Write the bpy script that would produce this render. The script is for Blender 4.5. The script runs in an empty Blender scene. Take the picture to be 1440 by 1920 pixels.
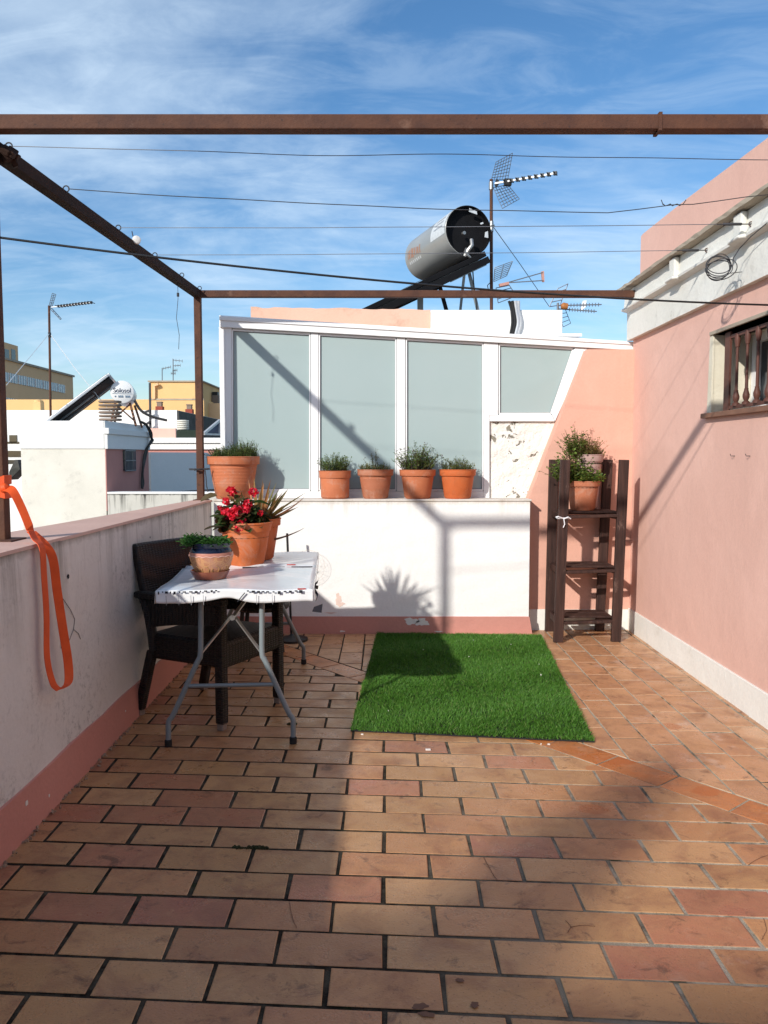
import bpy, bmesh, math, random
import numpy as np
from mathutils import Vector, Matrix, Euler
random.seed(7)
R = math.radians
scene = bpy.context.scene
COL = scene.collection

# ------------------------------------------------------------------ camera
F_PX, H_CAM = 1497.0, 1.40            # focal length in pixels of the 1440x1920 photograph, eye height
PITCH = math.atan(105.0 / F_PX)
CP, SP = math.cos(PITCH), math.sin(PITCH)
cam_d = bpy.data.cameras.new("camera")
cam_d.sensor_fit = 'VERTICAL'
cam_d.sensor_height = 24.0
cam_d.lens = F_PX / 1920.0 * 24.0
cam_d.clip_start, cam_d.clip_end = 0.05, 2000
cam = bpy.data.objects.new("camera", cam_d)
COL.objects.link(cam)
cam.location = (0, 0, H_CAM)
cam.rotation_euler = (R(90) - PITCH, 0, 0)
scene.camera = cam

def at(x, y, Y):
    """world point that the photograph shows at pixel x, y, at distance Y"""
    u, v = (x - 720) / F_PX, -(y - 960) / F_PX
    d = Vector((u, CP + v * SP, -SP + v * CP))
    t = Y / d.y
    return Vector((d.x * t, Y, H_CAM + d.z * t))

def onz(x, y, z):
    u, v = (x - 720) / F_PX, -(y - 960) / F_PX
    d = Vector((u, CP + v * SP, -SP + v * CP))
    t = (z - H_CAM) / d.z
    return Vector((d.x * t, d.y * t, z))

# ------------------------------------------------------------------ materials
def _n(nt, t, **kw):
    n = nt.nodes.new(t)
    for k, v in kw.items():
        if hasattr(n, k): setattr(n, k, v)
        else: n.inputs[k].default_value = v
    return n

def rgba(c): return (c[0], c[1], c[2], 1)

class Mat:
    """small builder round a Principled material"""
    def __init__(s, name, rough=.8, spec=.3, metal=0):
        s.m = bpy.data.materials.new(name); s.m.use_nodes = True
        s.nt = s.m.node_tree; s.b = s.nt.nodes['Principled BSDF']
        s.b.inputs['Roughness'].default_value = rough
        s.b.inputs['Specular IOR Level'].default_value = spec
        s.b.inputs['Metallic'].default_value = metal
        s.tc = s.nt.nodes.new('ShaderNodeTexCoord'); s.col = None; s.h = None
    def link(s, a, b): s.nt.links.new(a, b)
    def coord(s, scale=(1, 1, 1), rot=(0, 0, 0)):
        mp = _n(s.nt, 'ShaderNodeMapping'); mp.inputs['Scale'].default_value = scale; mp.inputs['Rotation'].default_value = rot
        src = s.tc.outputs['Object']
        if getattr(s, 'rand', False):
            oi = _n(s.nt, 'ShaderNodeObjectInfo'); ad = _n(s.nt, 'ShaderNodeVectorMath'); ad.operation = 'MULTIPLY_ADD'; ad.inputs[1].default_value = (19, 23, 31)
            s.link(oi.outputs['Random'], ad.inputs[0]); s.link(src, ad.inputs[2]); src = ad.outputs[0]
        s.link(src, mp.inputs['Vector']); return mp.outputs[0]
    def noise(s, sc, detail=5, rough=.55, scale=(1, 1, 1), dist=0):
        n = _n(s.nt, 'ShaderNodeTexNoise'); n.inputs['Scale'].default_value = sc; n.inputs['Detail'].default_value = detail
        n.inputs['Roughness'].default_value = rough; n.inputs['Distortion'].default_value = dist
        s.link(s.coord(scale), n.inputs['Vector']); return n.outputs['Fac']
    def ramp(s, v, lo, hi):
        n = _n(s.nt, 'ShaderNodeMapRange'); n.inputs['From Min'].default_value = lo; n.inputs['From Max'].default_value = hi
        n.clamp = True; s.link(v, n.inputs['Value']); return n.outputs[0]
    def math(s, op, a, b=None):
        n = _n(s.nt, 'ShaderNodeMath'); n.operation = op
        for i, v in enumerate((a, b)):
            if v is None: continue
            if isinstance(v, (int, float)): n.inputs[i].default_value = v
            else: s.link(v, n.inputs[i])
        return n.outputs[0]
    def mix(s, fac, a, b, blend='MIX'):
        n = _n(s.nt, 'ShaderNodeMix'); n.data_type = 'RGBA'; n.blend_type = blend
        for v, i in ((fac, 0), (a, 6), (b, 7)):
            if isinstance(v, (int, float)): n.inputs[i].default_value = v
            elif isinstance(v, tuple): n.inputs[i].default_value = rgba(v)
            else: s.link(v, n.inputs[i])
        return n.outputs[2]
    def attr(s, name='Col'):
        n = _n(s.nt, 'ShaderNodeVertexColor'); n.layer_name = name; return n.outputs['Color']
    def axis(s, k):
        n = _n(s.nt, 'ShaderNodeSeparateXYZ'); s.link(s.tc.outputs['Object'], n.inputs[0]); return n.outputs[k]
    def bump(s, h, dist, strength=1.0):
        n = _n(s.nt, 'ShaderNodeBump'); n.inputs['Distance'].default_value = dist; n.inputs['Strength'].default_value = strength
        s.link(h, n.inputs['Height'])
        if s.h is not None: s.link(s.h, n.inputs['Normal'])
        s.h = n.outputs[0]
    def done(s, col=None, rough=None):
        if col is not None:
            if isinstance(col, tuple): s.b.inputs['Base Color'].default_value = rgba(col)
            else: s.link(col, s.b.inputs['Base Color'])
        if rough is not None: s.link(rough, s.b.inputs['Roughness'])
        if s.h is not None: s.link(s.h, s.b.inputs['Normal'])
        return s.m

def simple(name, c1, c2=None, sc=6, rough=.75, spec=.3, metal=0, bump=0, bsc=40, spots=None, spot_sc=9, spot_thr=.62):
    q = Mat(name, rough, spec, metal)
    c2 = c2 or tuple(v * .85 for v in c1)
    c = q.mix(q.ramp(q.noise(sc), .3, .7), c1, c2)
    if spots: c = q.mix(q.ramp(q.noise(spot_sc, 8, .65), spot_thr, spot_thr + .1), c, spots)
    if bump: q.bump(q.noise(bsc, 4), bump)
    return q.done(c)

def plaster(name, c1, c2, grime=None, bump=.004, gthr=.6, streaks=False, ztop=1.05, streak_col=(.05, .045, .04), reach=.5, samt=.8, mold=False, wear=False):
    q = Mat(name, .88, .2)
    c = q.mix(q.ramp(q.noise(1.3, 6, .6), .3, .7), c1, c2)
    fine = q.noise(60, 3)
    c = q.mix(q.math('MULTIPLY', q.ramp(fine, .35, .7), .12), c, tuple(v * .55 for v in c1))
    if grime: c = q.mix(q.math('MULTIPLY', q.ramp(q.noise(3.2, 8, .7), gthr, gthr + .16), .6), c, grime)
    if streaks:
        st = q.noise(9, 4, .7, scale=(1, 1, .07))
        dp = q.ramp(q.axis(2), ztop - reach, ztop)
        c = q.mix(q.math('MULTIPLY', q.math('MULTIPLY', q.ramp(st, .5, .68), dp), samt), c, streak_col)
        edge = q.ramp(q.math('ADD', q.axis(2), q.math('MULTIPLY', q.noise(14, 6, .7), .06)), ztop - .005, ztop + .03)
        c = q.mix(q.math('MULTIPLY', edge, samt), c, streak_col)
    if mold:
        ny = q.ramp(q.axis(1), 3.3, 1.9)
        mo = q.math('MULTIPLY', q.ramp(q.noise(38, 8, .75), .5, .72), q.ramp(q.noise(2.2, 5, .6), .46, .66))
        c = q.mix(q.math('MULTIPLY', q.math('MULTIPLY', mo, q.math('ADD', q.math('MULTIPLY', ny, .85), .03)), .8), c, (.06, .06, .055))
    if wear:
        big = q.math('MULTIPLY', q.ramp(q.noise(.9, 7, .68, dist=.8), .5, .62), .35)
        c = q.mix(big, c, tuple(min(1, v * 1.10 + .02) for v in c1))
        run = q.math('MULTIPLY', q.ramp(q.noise(5, 5, .7, scale=(1, 1, .05)), .56, .74), .22)
        c = q.mix(run, c, tuple(v * .74 for v in c1))
        foot = q.math('MULTIPLY', q.ramp(q.axis(2), .62, .10), q.ramp(q.noise(6, 8, .72), .46, .70))
        c = q.mix(q.math('MULTIPLY', foot, .45), c, tuple(v * .70 for v in c1))
        chip = q.ramp(q.noise(13, 6, .6, dist=.4), .735, .75)
        c = q.mix(chip, c, tuple(min(1, v * 1.25 + .05) for v in c1)); q.bump(q.math('MULTIPLY', chip, -1.0), .0015)
    q.bump(q.noise(2.0, 4, .5), .02, .35)
    q.bump(q.noise(7, 6, .6), bump * 3, .5); q.bump(q.noise(70, 4, .6), bump * .6, .6)
    return q.done(c)

m_parapet = plaster('plaster_weathered', (.77, .745, .70), (.66, .63, .585), (.30, .29, .28), streaks=True, ztop=1.045, streak_col=(.10, .085, .06), reach=.45, samt=.55, mold=True)
m_cap = plaster('pink_cap_paint', (.68, .45, .365), (.60, .38, .305), (.44, .34, .29), gthr=.56)
m_skirt = plaster('pink_skirting_paint', (.60, .285, .23), (.54, .245, .20), (.36, .19, .155), gthr=.60)
m_white = plaster('white_wall_paint', (.86, .85, .825), (.82, .81, .78), (.72, .69, .62), streaks=True, ztop=1.05, streak_col=(.40, .32, .22), reach=.14, samt=.42, gthr=.64)
m_bare = plaster('bare_plaster', (.78, .76, .71), (.70, .68, .63))
m_pink = plaster('pink_wall_paint', (.745, .465, .38), (.71, .43, .35), (.66, .40, .33), bump=.003, gthr=.62, wear=True)
m_pinkback = plaster('salmon_wall_paint', (.73, .41, .315), (.70, .385, .29), (.66, .36, .28), bump=.003, gthr=.64, wear=True)
m_wskirt = plaster('white_skirting_paint', (.83, .81, .75), (.78, .755, .69), (.56, .52, .44), gthr=.60)
m_cornice = plaster('cornice_paint', (.80, .79, .73), (.72, .70, .63), (.26, .24, .20), bump=.006, gthr=.57)
m_slab = plaster('cornice_slab', (.46, .40, .31), (.34, .28, .22), (.12, .11, .1), gthr=.55)
m_peel = None
q = Mat('peeling_plaster', .9, .2)
c = q.mix(q.ramp(q.noise(6, 6, .6), .35, .65), (.84, .82, .76), (.77, .75, .69))
pm = q.ramp(q.math('ADD', q.noise(11, 7, .62, dist=.6), q.math('MULTIPLY', q.ramp(q.axis(2), .35, .62), q.math('MULTIPLY', q.ramp(q.axis(0), 1.20, 1.0), .085))), .615, .64)
c = q.mix(pm, c, (.27, .245, .19))
q.bump(q.math('MULTIPLY', pm, -1.0), .012); q.bump(q.noise(16, 7, .6), .022, .8); q.bump(q.noise(55, 4), .005)
m_peel = q.done(c)
m_frame = simple('white_lacquer', (.87, .87, .86), (.85, .85, .845), rough=.32, spec=.45)
q = Mat('frosted_glass', .16, .5)
m_glass = q.done(q.mix(q.ramp(q.noise(.9, 4), .3, .7), (.345, .435, .43), (.385, .465, .46)), q.ramp(q.noise(1.6, 5), .1, 5))
q = Mat('rusty_iron', .75, .3)
c = q.mix(q.ramp(q.noise(9, 6, .6), .35, .65), (.112, .047, .026), (.072, .031, .020))
c = q.mix(q.ramp(q.noise(5, 8, .7), .58, .72), c, (.20, .11, .075))
c = q.mix(q.ramp(q.noise(40, 6, .7), .6, .7), c, (.03, .02, .018))
q.bump(q.noise(90, 4), .002)
m_rust = q.done(c)
m_rust_shaded = simple('shaded_rust', (.028, .018, .014), (.05, .026, .018), sc=9, rough=.85, spec=.15, bump=.002, bsc=80)  # rust darkened in its colour to stand in for shade on the side beam
m_wire = simple('dark_wire', (.045, .045, .05), rough=.6)
m_wire_lt = simple('grey_wire', (.16, .17, .19), rough=.5, metal=.3)
m_black = simple('black_plastic', (.012, .012, .013), (.02, .02, .02), rough=.45, spec=.4)
m_matblack = simple('matt_black_metal', (.006, .006, .007), (.010, .010, .011), rough=.7, spec=.12)
m_blackrub = simple('black_rubber', (.02, .02, .02), rough=.8)
m_steel = simple('grey_painted_steel', (.20, .235, .245), (.17, .20, .21), rough=.35, spec=.5)
m_chrome = simple('zinc_steel', (.45, .45, .44), (.32, .31, .29), rough=.35, metal=.8)
m_tabletop = simple('white_plastic', (.75, .75, .74), rough=.5)
q = Mat('oilcloth', .22, .45)
c = q.mix(q.ramp(q.noise(2.2, 4), .35, .65), (.80, .81, .81), (.73, .75, .75))
q.bump(q.noise(3.5, 3, .5, dist=.5), .02, .7)
m_cloth = q.done(c)
m_clothmark = simple('print_and_fold_shadow', (.02, .02, .028), rough=.6)
m_crease = simple('grey_crease', (.30, .31, .33), rough=.5)
m_redmark = simple('red_print', (.5, .05, .04), rough=.6)
# wicker
q = Mat('wicker', .5, .4)
mp = q.coord((1, 1, 1))
def wave(q, sc, direction):
    n = _n(q.nt, 'ShaderNodeTexWave'); n.wave_type = 'BANDS'; n.bands_direction = direction; n.inputs['Scale'].default_value = sc
    n.inputs['Distortion'].default_value = .4; q.link(mp, n.inputs['Vector']); return n.outputs['Fac']
wv = q.math('MULTIPLY', wave(q, 26, 'Z'), q.math('ADD', q.math('MULTIPLY', wave(q, 13, 'Y'), .7), .3))
wv = q.math('MAXIMUM', wv, q.math('MULTIPLY', wave(q, 13, 'X'), .55))
q.bump(wv, .006)
m_wicker = q.done(q.mix(wv, (.006, .0045, .004), (.026, .018, .0145)))
# stained wood
q = Mat('dark_stained_wood', .6, .35)
g = q.noise(7, 7, .65, scale=(6, 6, .35), dist=.6)
c = q.mix(q.ramp(g, .35, .68), (.022, .010, .008), (.066, .030, .022))
c = q.mix(q.ramp(q.noise(16, 7, .7, scale=(1, 1, .4)), .62, .74), c, (.16, .10, .08))
q.bump(g, .004)
m_wood = q.done(c)
def potmat(name, c1, c2, dust=(.52, .36, .28)):
    q = Mat(name, .66, .25); q.rand = True
    c = q.mix(q.ramp(q.noise(7, 5), .35, .7), c1, c2)
    c = q.mix(q.math('MULTIPLY', q.ramp(q.noise(9, 8, .72, dist=.5), .50, .70), .55), c, dust)
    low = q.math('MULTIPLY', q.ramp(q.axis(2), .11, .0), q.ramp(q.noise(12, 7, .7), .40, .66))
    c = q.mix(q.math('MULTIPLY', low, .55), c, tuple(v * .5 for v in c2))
    drip = q.math('MULTIPLY', q.ramp(q.noise(22, 4, .6, scale=(1, 1, .12)), .60, .72), .35)
    c = q.mix(drip, c, tuple(v * .62 for v in c1))
    c = q.mix(q.math('MULTIPLY', q.ramp(q.noise(45, 6, .7), .64, .72), .6), c, (.62, .5, .42))
    q.bump(q.noise(60, 4), .0015)
    return q.done(c)
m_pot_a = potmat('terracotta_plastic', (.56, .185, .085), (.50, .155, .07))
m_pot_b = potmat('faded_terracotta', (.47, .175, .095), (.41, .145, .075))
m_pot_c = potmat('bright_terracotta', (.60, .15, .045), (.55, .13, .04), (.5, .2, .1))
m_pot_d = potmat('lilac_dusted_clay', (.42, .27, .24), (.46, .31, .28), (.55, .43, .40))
m_soil = simple('potting_soil', (.03, .02, .013), (.05, .035, .022), sc=30, rough=.95, bump=.01, bsc=60)
m_navy = simple('navy_glaze', (.003, .005, .018), (.005, .008, .024), rough=.12, spec=.6)
m_saucer = simple('glazed_clay', (.27, .085, .045), (.22, .065, .035), rough=.25, spec=.5)
# painted clay belly with swirls
q = Mat('painted_clay', .38, .4)
v = _n(q.nt, 'ShaderNodeTexVoronoi'); v.feature = 'DISTANCE_TO_EDGE'; v.inputs['Scale'].default_value = 22
q.link(q.coord((1, 1, 1)), v.inputs['Vector'])
ring = q.math('SINE', q.math('MULTIPLY', v.outputs['Distance'], 26))
c = q.mix(q.ramp(ring, .2, .8), (.46, .20, .10), (.58, .31, .14))
c = q.mix(q.ramp(q.noise(14), .45, .7), c, (.44, .21, .14))
m_belly = q.done(c)
m_cream = simple('cream_slip', (.72, .45, .36), rough=.4)
m_gasket = simple('grey_gasket', (.30, .31, .31), rough=.6)
m_strap = simple('orange_webbing', (.78, .105, .020), (.66, .080, .014), sc=20, rough=.55, bump=.001, bsc=300)
m_ribbon = simple('white_ribbon', (.85, .84, .86), rough=.6)
def leafmat(name, trans=.35, rough=.5):
    q = Mat(name, rough, .35); q.done(q.attr())
    t = _n(q.nt, 'ShaderNodeBsdfTranslucent'); q.link(q.attr(), t.inputs['Color'])
    mx = _n(q.nt, 'ShaderNodeMixShader'); mx.inputs[0].default_value = trans
    out = q.nt.nodes['Material Output']
    q.link(q.b.outputs[0], mx.inputs[1]); q.link(t.outputs[0], mx.inputs[2]); q.link(mx.outputs[0], out.inputs['Surface'])
    return q.m
m_leaf = leafmat('leaf', .45)
m_petal = leafmat('petal', .3)
m_turf = leafmat('artificial_turf', .12, .55)
# tiles
q = Mat('terracotta_tile', .5, .35)
base = q.attr()
vm = _n(q.nt, 'ShaderNodeVectorMath'); vm.operation = 'MULTIPLY_ADD'; vm.inputs[1].default_value = (61, 83, 47)
q.link(base, vm.inputs[0]); q.link(q.tc.outputs['Object'], vm.inputs[2])
def tnoise(sc, detail=6, rough=.62, dist=0):
    n = _n(q.nt, 'ShaderNodeTexNoise'); n.inputs['Scale'].default_value = sc; n.inputs['Detail'].default_value = detail; n.inputs['Roughness'].default_value = rough; n.inputs['Distortion'].default_value = dist
    q.link(vm.outputs[0], n.inputs['Vector']); return n.outputs['Fac']
c = q.mix(q.ramp(tnoise(6, 7, .62, .4), .34, .66), base, q.mix(.5, base, (.48, .275, .125)))
c = q.mix(q.math('MULTIPLY', q.ramp(tnoise(6, 7, .66, .6), .47, .66), .80), c, q.mix(.65, base, (.23, .088, .052)))
c = q.mix(q.math('MULTIPLY', q.ramp(tnoise(13, 8, .72, .6), .57, .68), .75), c, (.13, .062, .036))
c = q.mix(q.math('MULTIPLY', q.ramp(tnoise(22, 6, .7), .62, .74), .5), c, (.58, .36, .19))
c = q.mix(q.math('MULTIPLY', q.ramp(q.noise(150, 3), .62, .70), .55), c, (.13, .07, .04))
lime = q.math('MULTIPLY', q.ramp(q.noise(3.5, 8, .75), .57, .70), q.ramp(q.axis(0), .5, 1.9))
c = q.mix(q.math('MULTIPLY', lime, .75), c, (.62, .50, .42))
dampv = None
for sx, sy_, rx, ry in ((1.085, 3.585, .075, .055), (1.49, 4.06, .055, .05), (.83, 3.085, .065, .045), (.95, 3.50, .05, .035), (1.35, 3.25, .06, .05)):
    sb = _n(q.nt, 'ShaderNodeVectorMath'); sb.operation = 'SUBTRACT'; sb.inputs[1].default_value = (sx, sy_, 0); q.link(q.tc.outputs['Object'], sb.inputs[0])
    sc_ = _n(q.nt, 'ShaderNodeVectorMath'); sc_.operation = 'MULTIPLY'; sc_.inputs[1].default_value = (1 / rx, 1 / ry, 0); q.link(sb.outputs[0], sc_.inputs[0])
    ln = _n(q.nt, 'ShaderNodeVectorMath'); ln.operation = 'LENGTH'; q.link(sc_.outputs[0], ln.inputs[0])
    mk = q.ramp(q.math('ADD', ln.outputs['Value'], q.math('MULTIPLY', q.noise(14, 4), 1.1)), 1.62, 1.42)
    dampv = mk if dampv is None else q.math('MAXIMUM', dampv, mk)
c = q.mix(q.math('MULTIPLY', dampv, .8), c, q.mix(.6, base, (.38, .10, .022)))
q.bump(tnoise(9, 5, .6), .008, .6); q.bump(q.noise(140, 4), .0016)
m_tile = q.done(c, q.ramp(tnoise(6, 5), .15, 1.05))
m_damp = simple('damp_terracotta', (.36, .115, .030), (.30, .095, .028), sc=12, rough=.28, spec=.5)
m_scorch = simple('dark_stain', (.12, .055, .035), (.17, .08, .045), sc=20, rough=.6)
q = Mat('tile_grout', .95, .1)
pale = q.math('MULTIPLY', q.ramp(q.axis(0), .05, .95), q.ramp(q.noise(5, 6, .7), .30, .52))
c = q.mix(pale, q.mix(q.ramp(q.noise(12, 6, .7), .4, .65), (.024, .018, .013), (.095, .078, .055)), (.42, .36, .28))
c = q.mix(q.math('MULTIPLY', q.ramp(q.noise(7, 6), .60, .68), .8), c, (.018, .03, .010))
q.bump(q.noise(200, 3), .004)
m_grout = q.done(c)
# distant things
m_cream_wall = plaster('rough_cream_plaster', (.80, .765, .675), (.68, .65, .565), (.50, .475, .41), gthr=.56)
m_limewash = plaster('limewash', (.84, .83, .80), (.80, .79, .76), (.68, .66, .6), gthr=.68)
m_rosewall = plaster('rose_wall_paint', (.56, .26, .22), (.50, .23, .20))
m_stainwall = plaster('drip_stained_plaster', (.62, .60, .54), (.52, .50, .44), (.25, .24, .2), streaks=True, ztop=.64, streak_col=(.02, .02, .018), reach=.6, samt=.95, gthr=.55)
m_gravel = simple('roof_gravel', (.15, .11, .095), (.09, .065, .06), sc=14, rough=.95)
m_yellow = plaster('yellow_facade', (.78, .50, .23), (.74, .47, .21), (.6, .38, .18))
m_yellow_d = plaster('ochre_facade', (.80, .52, .29), (.75, .48, .265), (.62, .4, .22))
m_cement = plaster('mossy_cement', (.11, .105, .095), (.06, .06, .055), (.02, .025, .018), gthr=.5)
m_tarp = simple('green_tarp', (.012, .022, .014), (.02, .03, .02), rough=.8)
m_clayred = simple('red_clay', (.30, .065, .04), rough=.8)
m_greyclay = simple('grey_clay', (.25, .19, .15), rough=.9)
m_darkglass = simple('dark_window_glass', (.02, .026, .03), (.03, .04, .045), rough=.08, spec=.6)
m_blueglass = simple('window_band_glass', (.20, .28, .34), (.30, .37, .42), sc=2, rough=.12, spec=.5)
m_panel = simple('solar_cells', (.08, .13, .22), (.10, .16, .26), rough=.15, spec=.6)
m_alu = simple('aluminium', (.62, .63, .64), (.5, .51, .52), rough=.4, metal=.5)
m_whitetank = simple('white_enamel', (.80, .80, .79), (.76, .76, .75), rough=.3, spec=.5)
m_greytank = simple('grey_enamel', (.30, .315, .31), (.26, .275, .27), sc=3, rough=.32, spec=.5)
m_sticker = simple('silver_sticker', (.62, .65, .66), (.5, .53, .54), sc=20, rough=.4)
m_navyink = simple('navy_ink', (.01, .02, .06), rough=.5)
m_redink = simple('faded_red_ink', (.38, .15, .09), (.40, .23, .13), rough=.5)
m_brownpipe = simple('copper_pipe', (.28, .12, .06), (.16, .07, .04), rough=.6)
m_ground = simple('street_ground', (.10, .095, .085), (.16, .15, .13), sc=.3, rough=.95)
m_jamb = plaster('flaking_jamb', (.74, .70, .58), (.62, .56, .42), (.34, .26, .16), gthr=.56)
m_sill = simple('brown_stone_tile', (.24, .12, .075), (.17, .085, .055), sc=12, rough=.6)
m_ironbrown = simple('brown_painted_iron', (.13, .050, .035), (.085, .035, .026), sc=12, rough=.55)
m_peach = plaster('peach_render', (.70, .44, .33), (.64, .39, .28), (.36, .22, .15), gthr=.56)

# ------------------------------------------------------------------ geometry helpers
BASE = {}

class MB:
    def __init__(s): s.v, s.f, s.mi, s.col = [], [], [], []
    def add(s, vs, fs, mi=0, col=None):
        o = len(s.v); s.v += [tuple(p) for p in vs]
        for f in fs:
            s.f.append(tuple(i + o for i in f)); s.mi.append(mi); s.col.append(col)
        return s
    def box(s, lo, hi, mi=0, M=None):
        x0, y0, z0 = lo; x1, y1, z1 = hi
        vs = [Vector(p) for p in ((x0, y0, z0), (x1, y0, z0), (x1, y1, z0), (x0, y1, z0), (x0, y0, z1), (x1, y0, z1), (x1, y1, z1), (x0, y1, z1))]
        if M is not None: vs = [M @ p for p in vs]
        return s.add(vs, [(3, 2, 1, 0), (4, 5, 6, 7), (0, 1, 5, 4), (1, 2, 6, 5), (2, 3, 7, 6), (3, 0, 4, 7)], mi)
    def bar(s, a, b, w, d, mi=0, up=(0, 0, 1)):
        a, b = Vector(a), Vector(b); t = (b - a).normalized(); up = Vector(up)
        if abs(t.dot(up)) > .98: up = Vector((0, 1, 0))
        x = t.cross(up).normalized(); y = x.cross(t).normalized()
        vs = [p + x * sx * w / 2 + y * sy * d / 2 for p in (a, b) for sx, sy in ((-1, -1), (1, -1), (1, 1), (-1, 1))]
        return s.add(vs, [(3, 2, 1, 0), (4, 5, 6, 7), (0, 1, 5, 4), (1, 2, 6, 5), (2, 3, 7, 6), (3, 0, 4, 7)], mi)
    def tube(s, pts, r, n=8, mi=0, closed=False, cap=True, col=None):
        pts = [Vector(p) for p in pts]; k = len(pts); rs = r if isinstance(r, (list, tuple)) else [r] * k
        vs, ref = [], None
        for i, p in enumerate(pts):
            a = pts[(i - 1) % k] if (closed or i > 0) else p
            b = pts[(i + 1) % k] if (closed or i < k - 1) else p
            t = (b - a).normalized()
            if ref is None: ref = Vector((0, 0, 1)) if abs(t.z) < .9 else Vector((1, 0, 0))
            x = (ref - t * ref.dot(t)).normalized(); ref = x; y = t.cross(x)
            vs += [p + (x * math.cos(2 * math.pi * j / n) + y * math.sin(2 * math.pi * j / n)) * rs[i] for j in range(n)]
        fs = []
        for i in range(k if closed else k - 1):
            for j in range(n):
                a0, a1 = i * n + j, i * n + (j + 1) % n; b0, b1 = ((i + 1) % k) * n + j, ((i + 1) % k) * n + (j + 1) % n
                fs.append((a0, a1, b1, b0))
        if cap and not closed: fs += [tuple(range(n))[::-1], tuple((k - 1) * n + j for j in range(n))]
        return s.add(vs, fs, mi, col)
    def lathe(s, prof, c=(0, 0, 0), n=32, mi=0, M=None, mis=None):
        """profile of (radius, height) turned about z"""
        c = Vector(c); vs, fs = [], []
        for r, z in prof:
            for j in range(n):
                a = 2 * math.pi * j / n; vs.append(Vector((r * math.cos(a), r * math.sin(a), z)))
        if M is not None: vs = [M @ p for p in vs]
        vs = [p + c for p in vs]; o = len(s.v); s.v += [tuple(p) for p in vs]
        for i in range(len(prof) - 1):
            for j in range(n):
                s.f.append((o + i * n + j, o + i * n + (j + 1) % n, o + (i + 1) * n + (j + 1) % n, o + (i + 1) * n + j))
                s.mi.append(mis[i] if mis else mi); s.col.append(None)
        return s
    def prism(s, poly, d, mi=0):
        """poly: list of world points in one plane; d: extrusion vector"""
        n = len(poly); d = Vector(d); vs = [Vector(p) for p in poly] + [Vector(p) + d for p in poly]
        fs = [tuple(range(n)), tuple(range(2 * n - 1, n - 1, -1))] + [(i, n + i, n + (i + 1) % n, (i + 1) % n) for i in range(n)]
        return s.add(vs, fs, mi)
    def build(s, name, mats, parent=None, smooth=False, bevel=0, fixn=True, seg=2):
        me = bpy.data.meshes.new(name); w = Vector((0, 0, 0))
        if parent is not None: w = BASE[parent.name]
        me.from_pydata([(p[0] - w.x, p[1] - w.y, p[2] - w.z) for p in s.v], [], s.f)
        mats = mats if isinstance(mats, (list, tuple)) else [mats]
        for m in mats: me.materials.append(m)
        me.polygons.foreach_set('material_index', s.mi)
        if any(c is not None for c in s.col):
            ca = me.color_attributes.new('Col', 'FLOAT_COLOR', 'CORNER'); arr = []
            for f, c in zip(s.f, s.col): arr += list(rgba(c or (.2, .2, .2))) * len(f)
            ca.data.foreach_set('color', arr)
        if fixn:
            bm = bmesh.new(); bm.from_mesh(me); bmesh.ops.recalc_face_normals(bm, faces=bm.faces); bm.to_mesh(me); bm.free()
        if smooth: me.polygons.foreach_set('use_smooth', [True] * len(me.polygons))
        o = bpy.data.objects.new(name, me); COL.objects.link(o)
        if parent is not None: o.parent = parent
        BASE[o.name] = w
        if bevel:
            b = o.modifiers.new('bevel', 'BEVEL'); b.width = bevel; b.segments = seg; b.limit_method = 'ANGLE'; b.angle_limit = R(40)
        if smooth:
            try:
                me.set_sharp_from_angle(angle=R(40))
            except Exception: pass
        return o

def tag(o, label=None, cat=None, group=None, kind=None):
    if label: o['label'] = label
    if cat: o['category'] = cat
    if group: o['group'] = group
    if kind: o['kind'] = kind
    return o

def thing(name, label, cat, loc=(0, 0, 0), group=None):
    o = bpy.data.objects.new(name, None); COL.objects.link(o); o.location = loc; o.empty_display_size = .1
    BASE[o.name] = Vector(loc)
    return tag(o, label, cat, group)

def struct(o): o['kind'] = 'structure'; return o

def text_mesh(name, body, size, mat, parent, M, extrude=.001, shear=0.0, squash=1.0, bend=None):
    """lettering as a thin mesh; M places its own x (reading direction), y (up), z (out)"""
    cu = bpy.data.curves.new(name, 'FONT'); cu.body = body; cu.size = size; cu.align_x = 'CENTER'; cu.align_y = 'CENTER'; cu.extrude = extrude; cu.shear = shear
    to = bpy.data.objects.new(name, cu); COL.objects.link(to)
    bpy.context.view_layer.update()
    me = bpy.data.meshes.new_from_object(to.evaluated_get(bpy.context.evaluated_depsgraph_get()))
    bpy.data.objects.remove(to); bpy.data.curves.remove(cu)
    w = BASE[parent.name]
    for v in me.vertices:
        p = Vector((v.co.x * squash, v.co.y, v.co.z))
        v.co = (bend(p) if bend else M @ p) - w
    me.materials.clear(); me.materials.append(mat)
    o = bpy.data.objects.new(name, me); COL.objects.link(o); o.parent = parent; BASE[o.name] = w
    return o

def frame_of(o, x, z):
    x = Vector(x).normalized(); z = Vector(z).normalized(); y = z.cross(x).normalized(); x = y.cross(z)
    return Matrix(((x.x, y.x, z.x, o[0]), (x.y, y.y, z.y, o[1]), (x.z, y.z, z.z, o[2]), (0, 0, 0, 1)))

def smoothpath(P, n=8):
    out = []
    for i in range(len(P) - 1):
        p0, p1, p2, p3 = P[max(i - 1, 0)], P[i], P[i + 1], P[min(i + 2, len(P) - 1)]
        for k in range(n):
            u = k / n; out.append(.5 * ((2 * p1) + (p2 - p0) * u + (2 * p0 - 5 * p1 + 4 * p2 - p3) * u * u + (3 * p1 - p0 - 3 * p2 + p3) * u ** 3))
    out.append(P[-1]); return out

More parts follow.
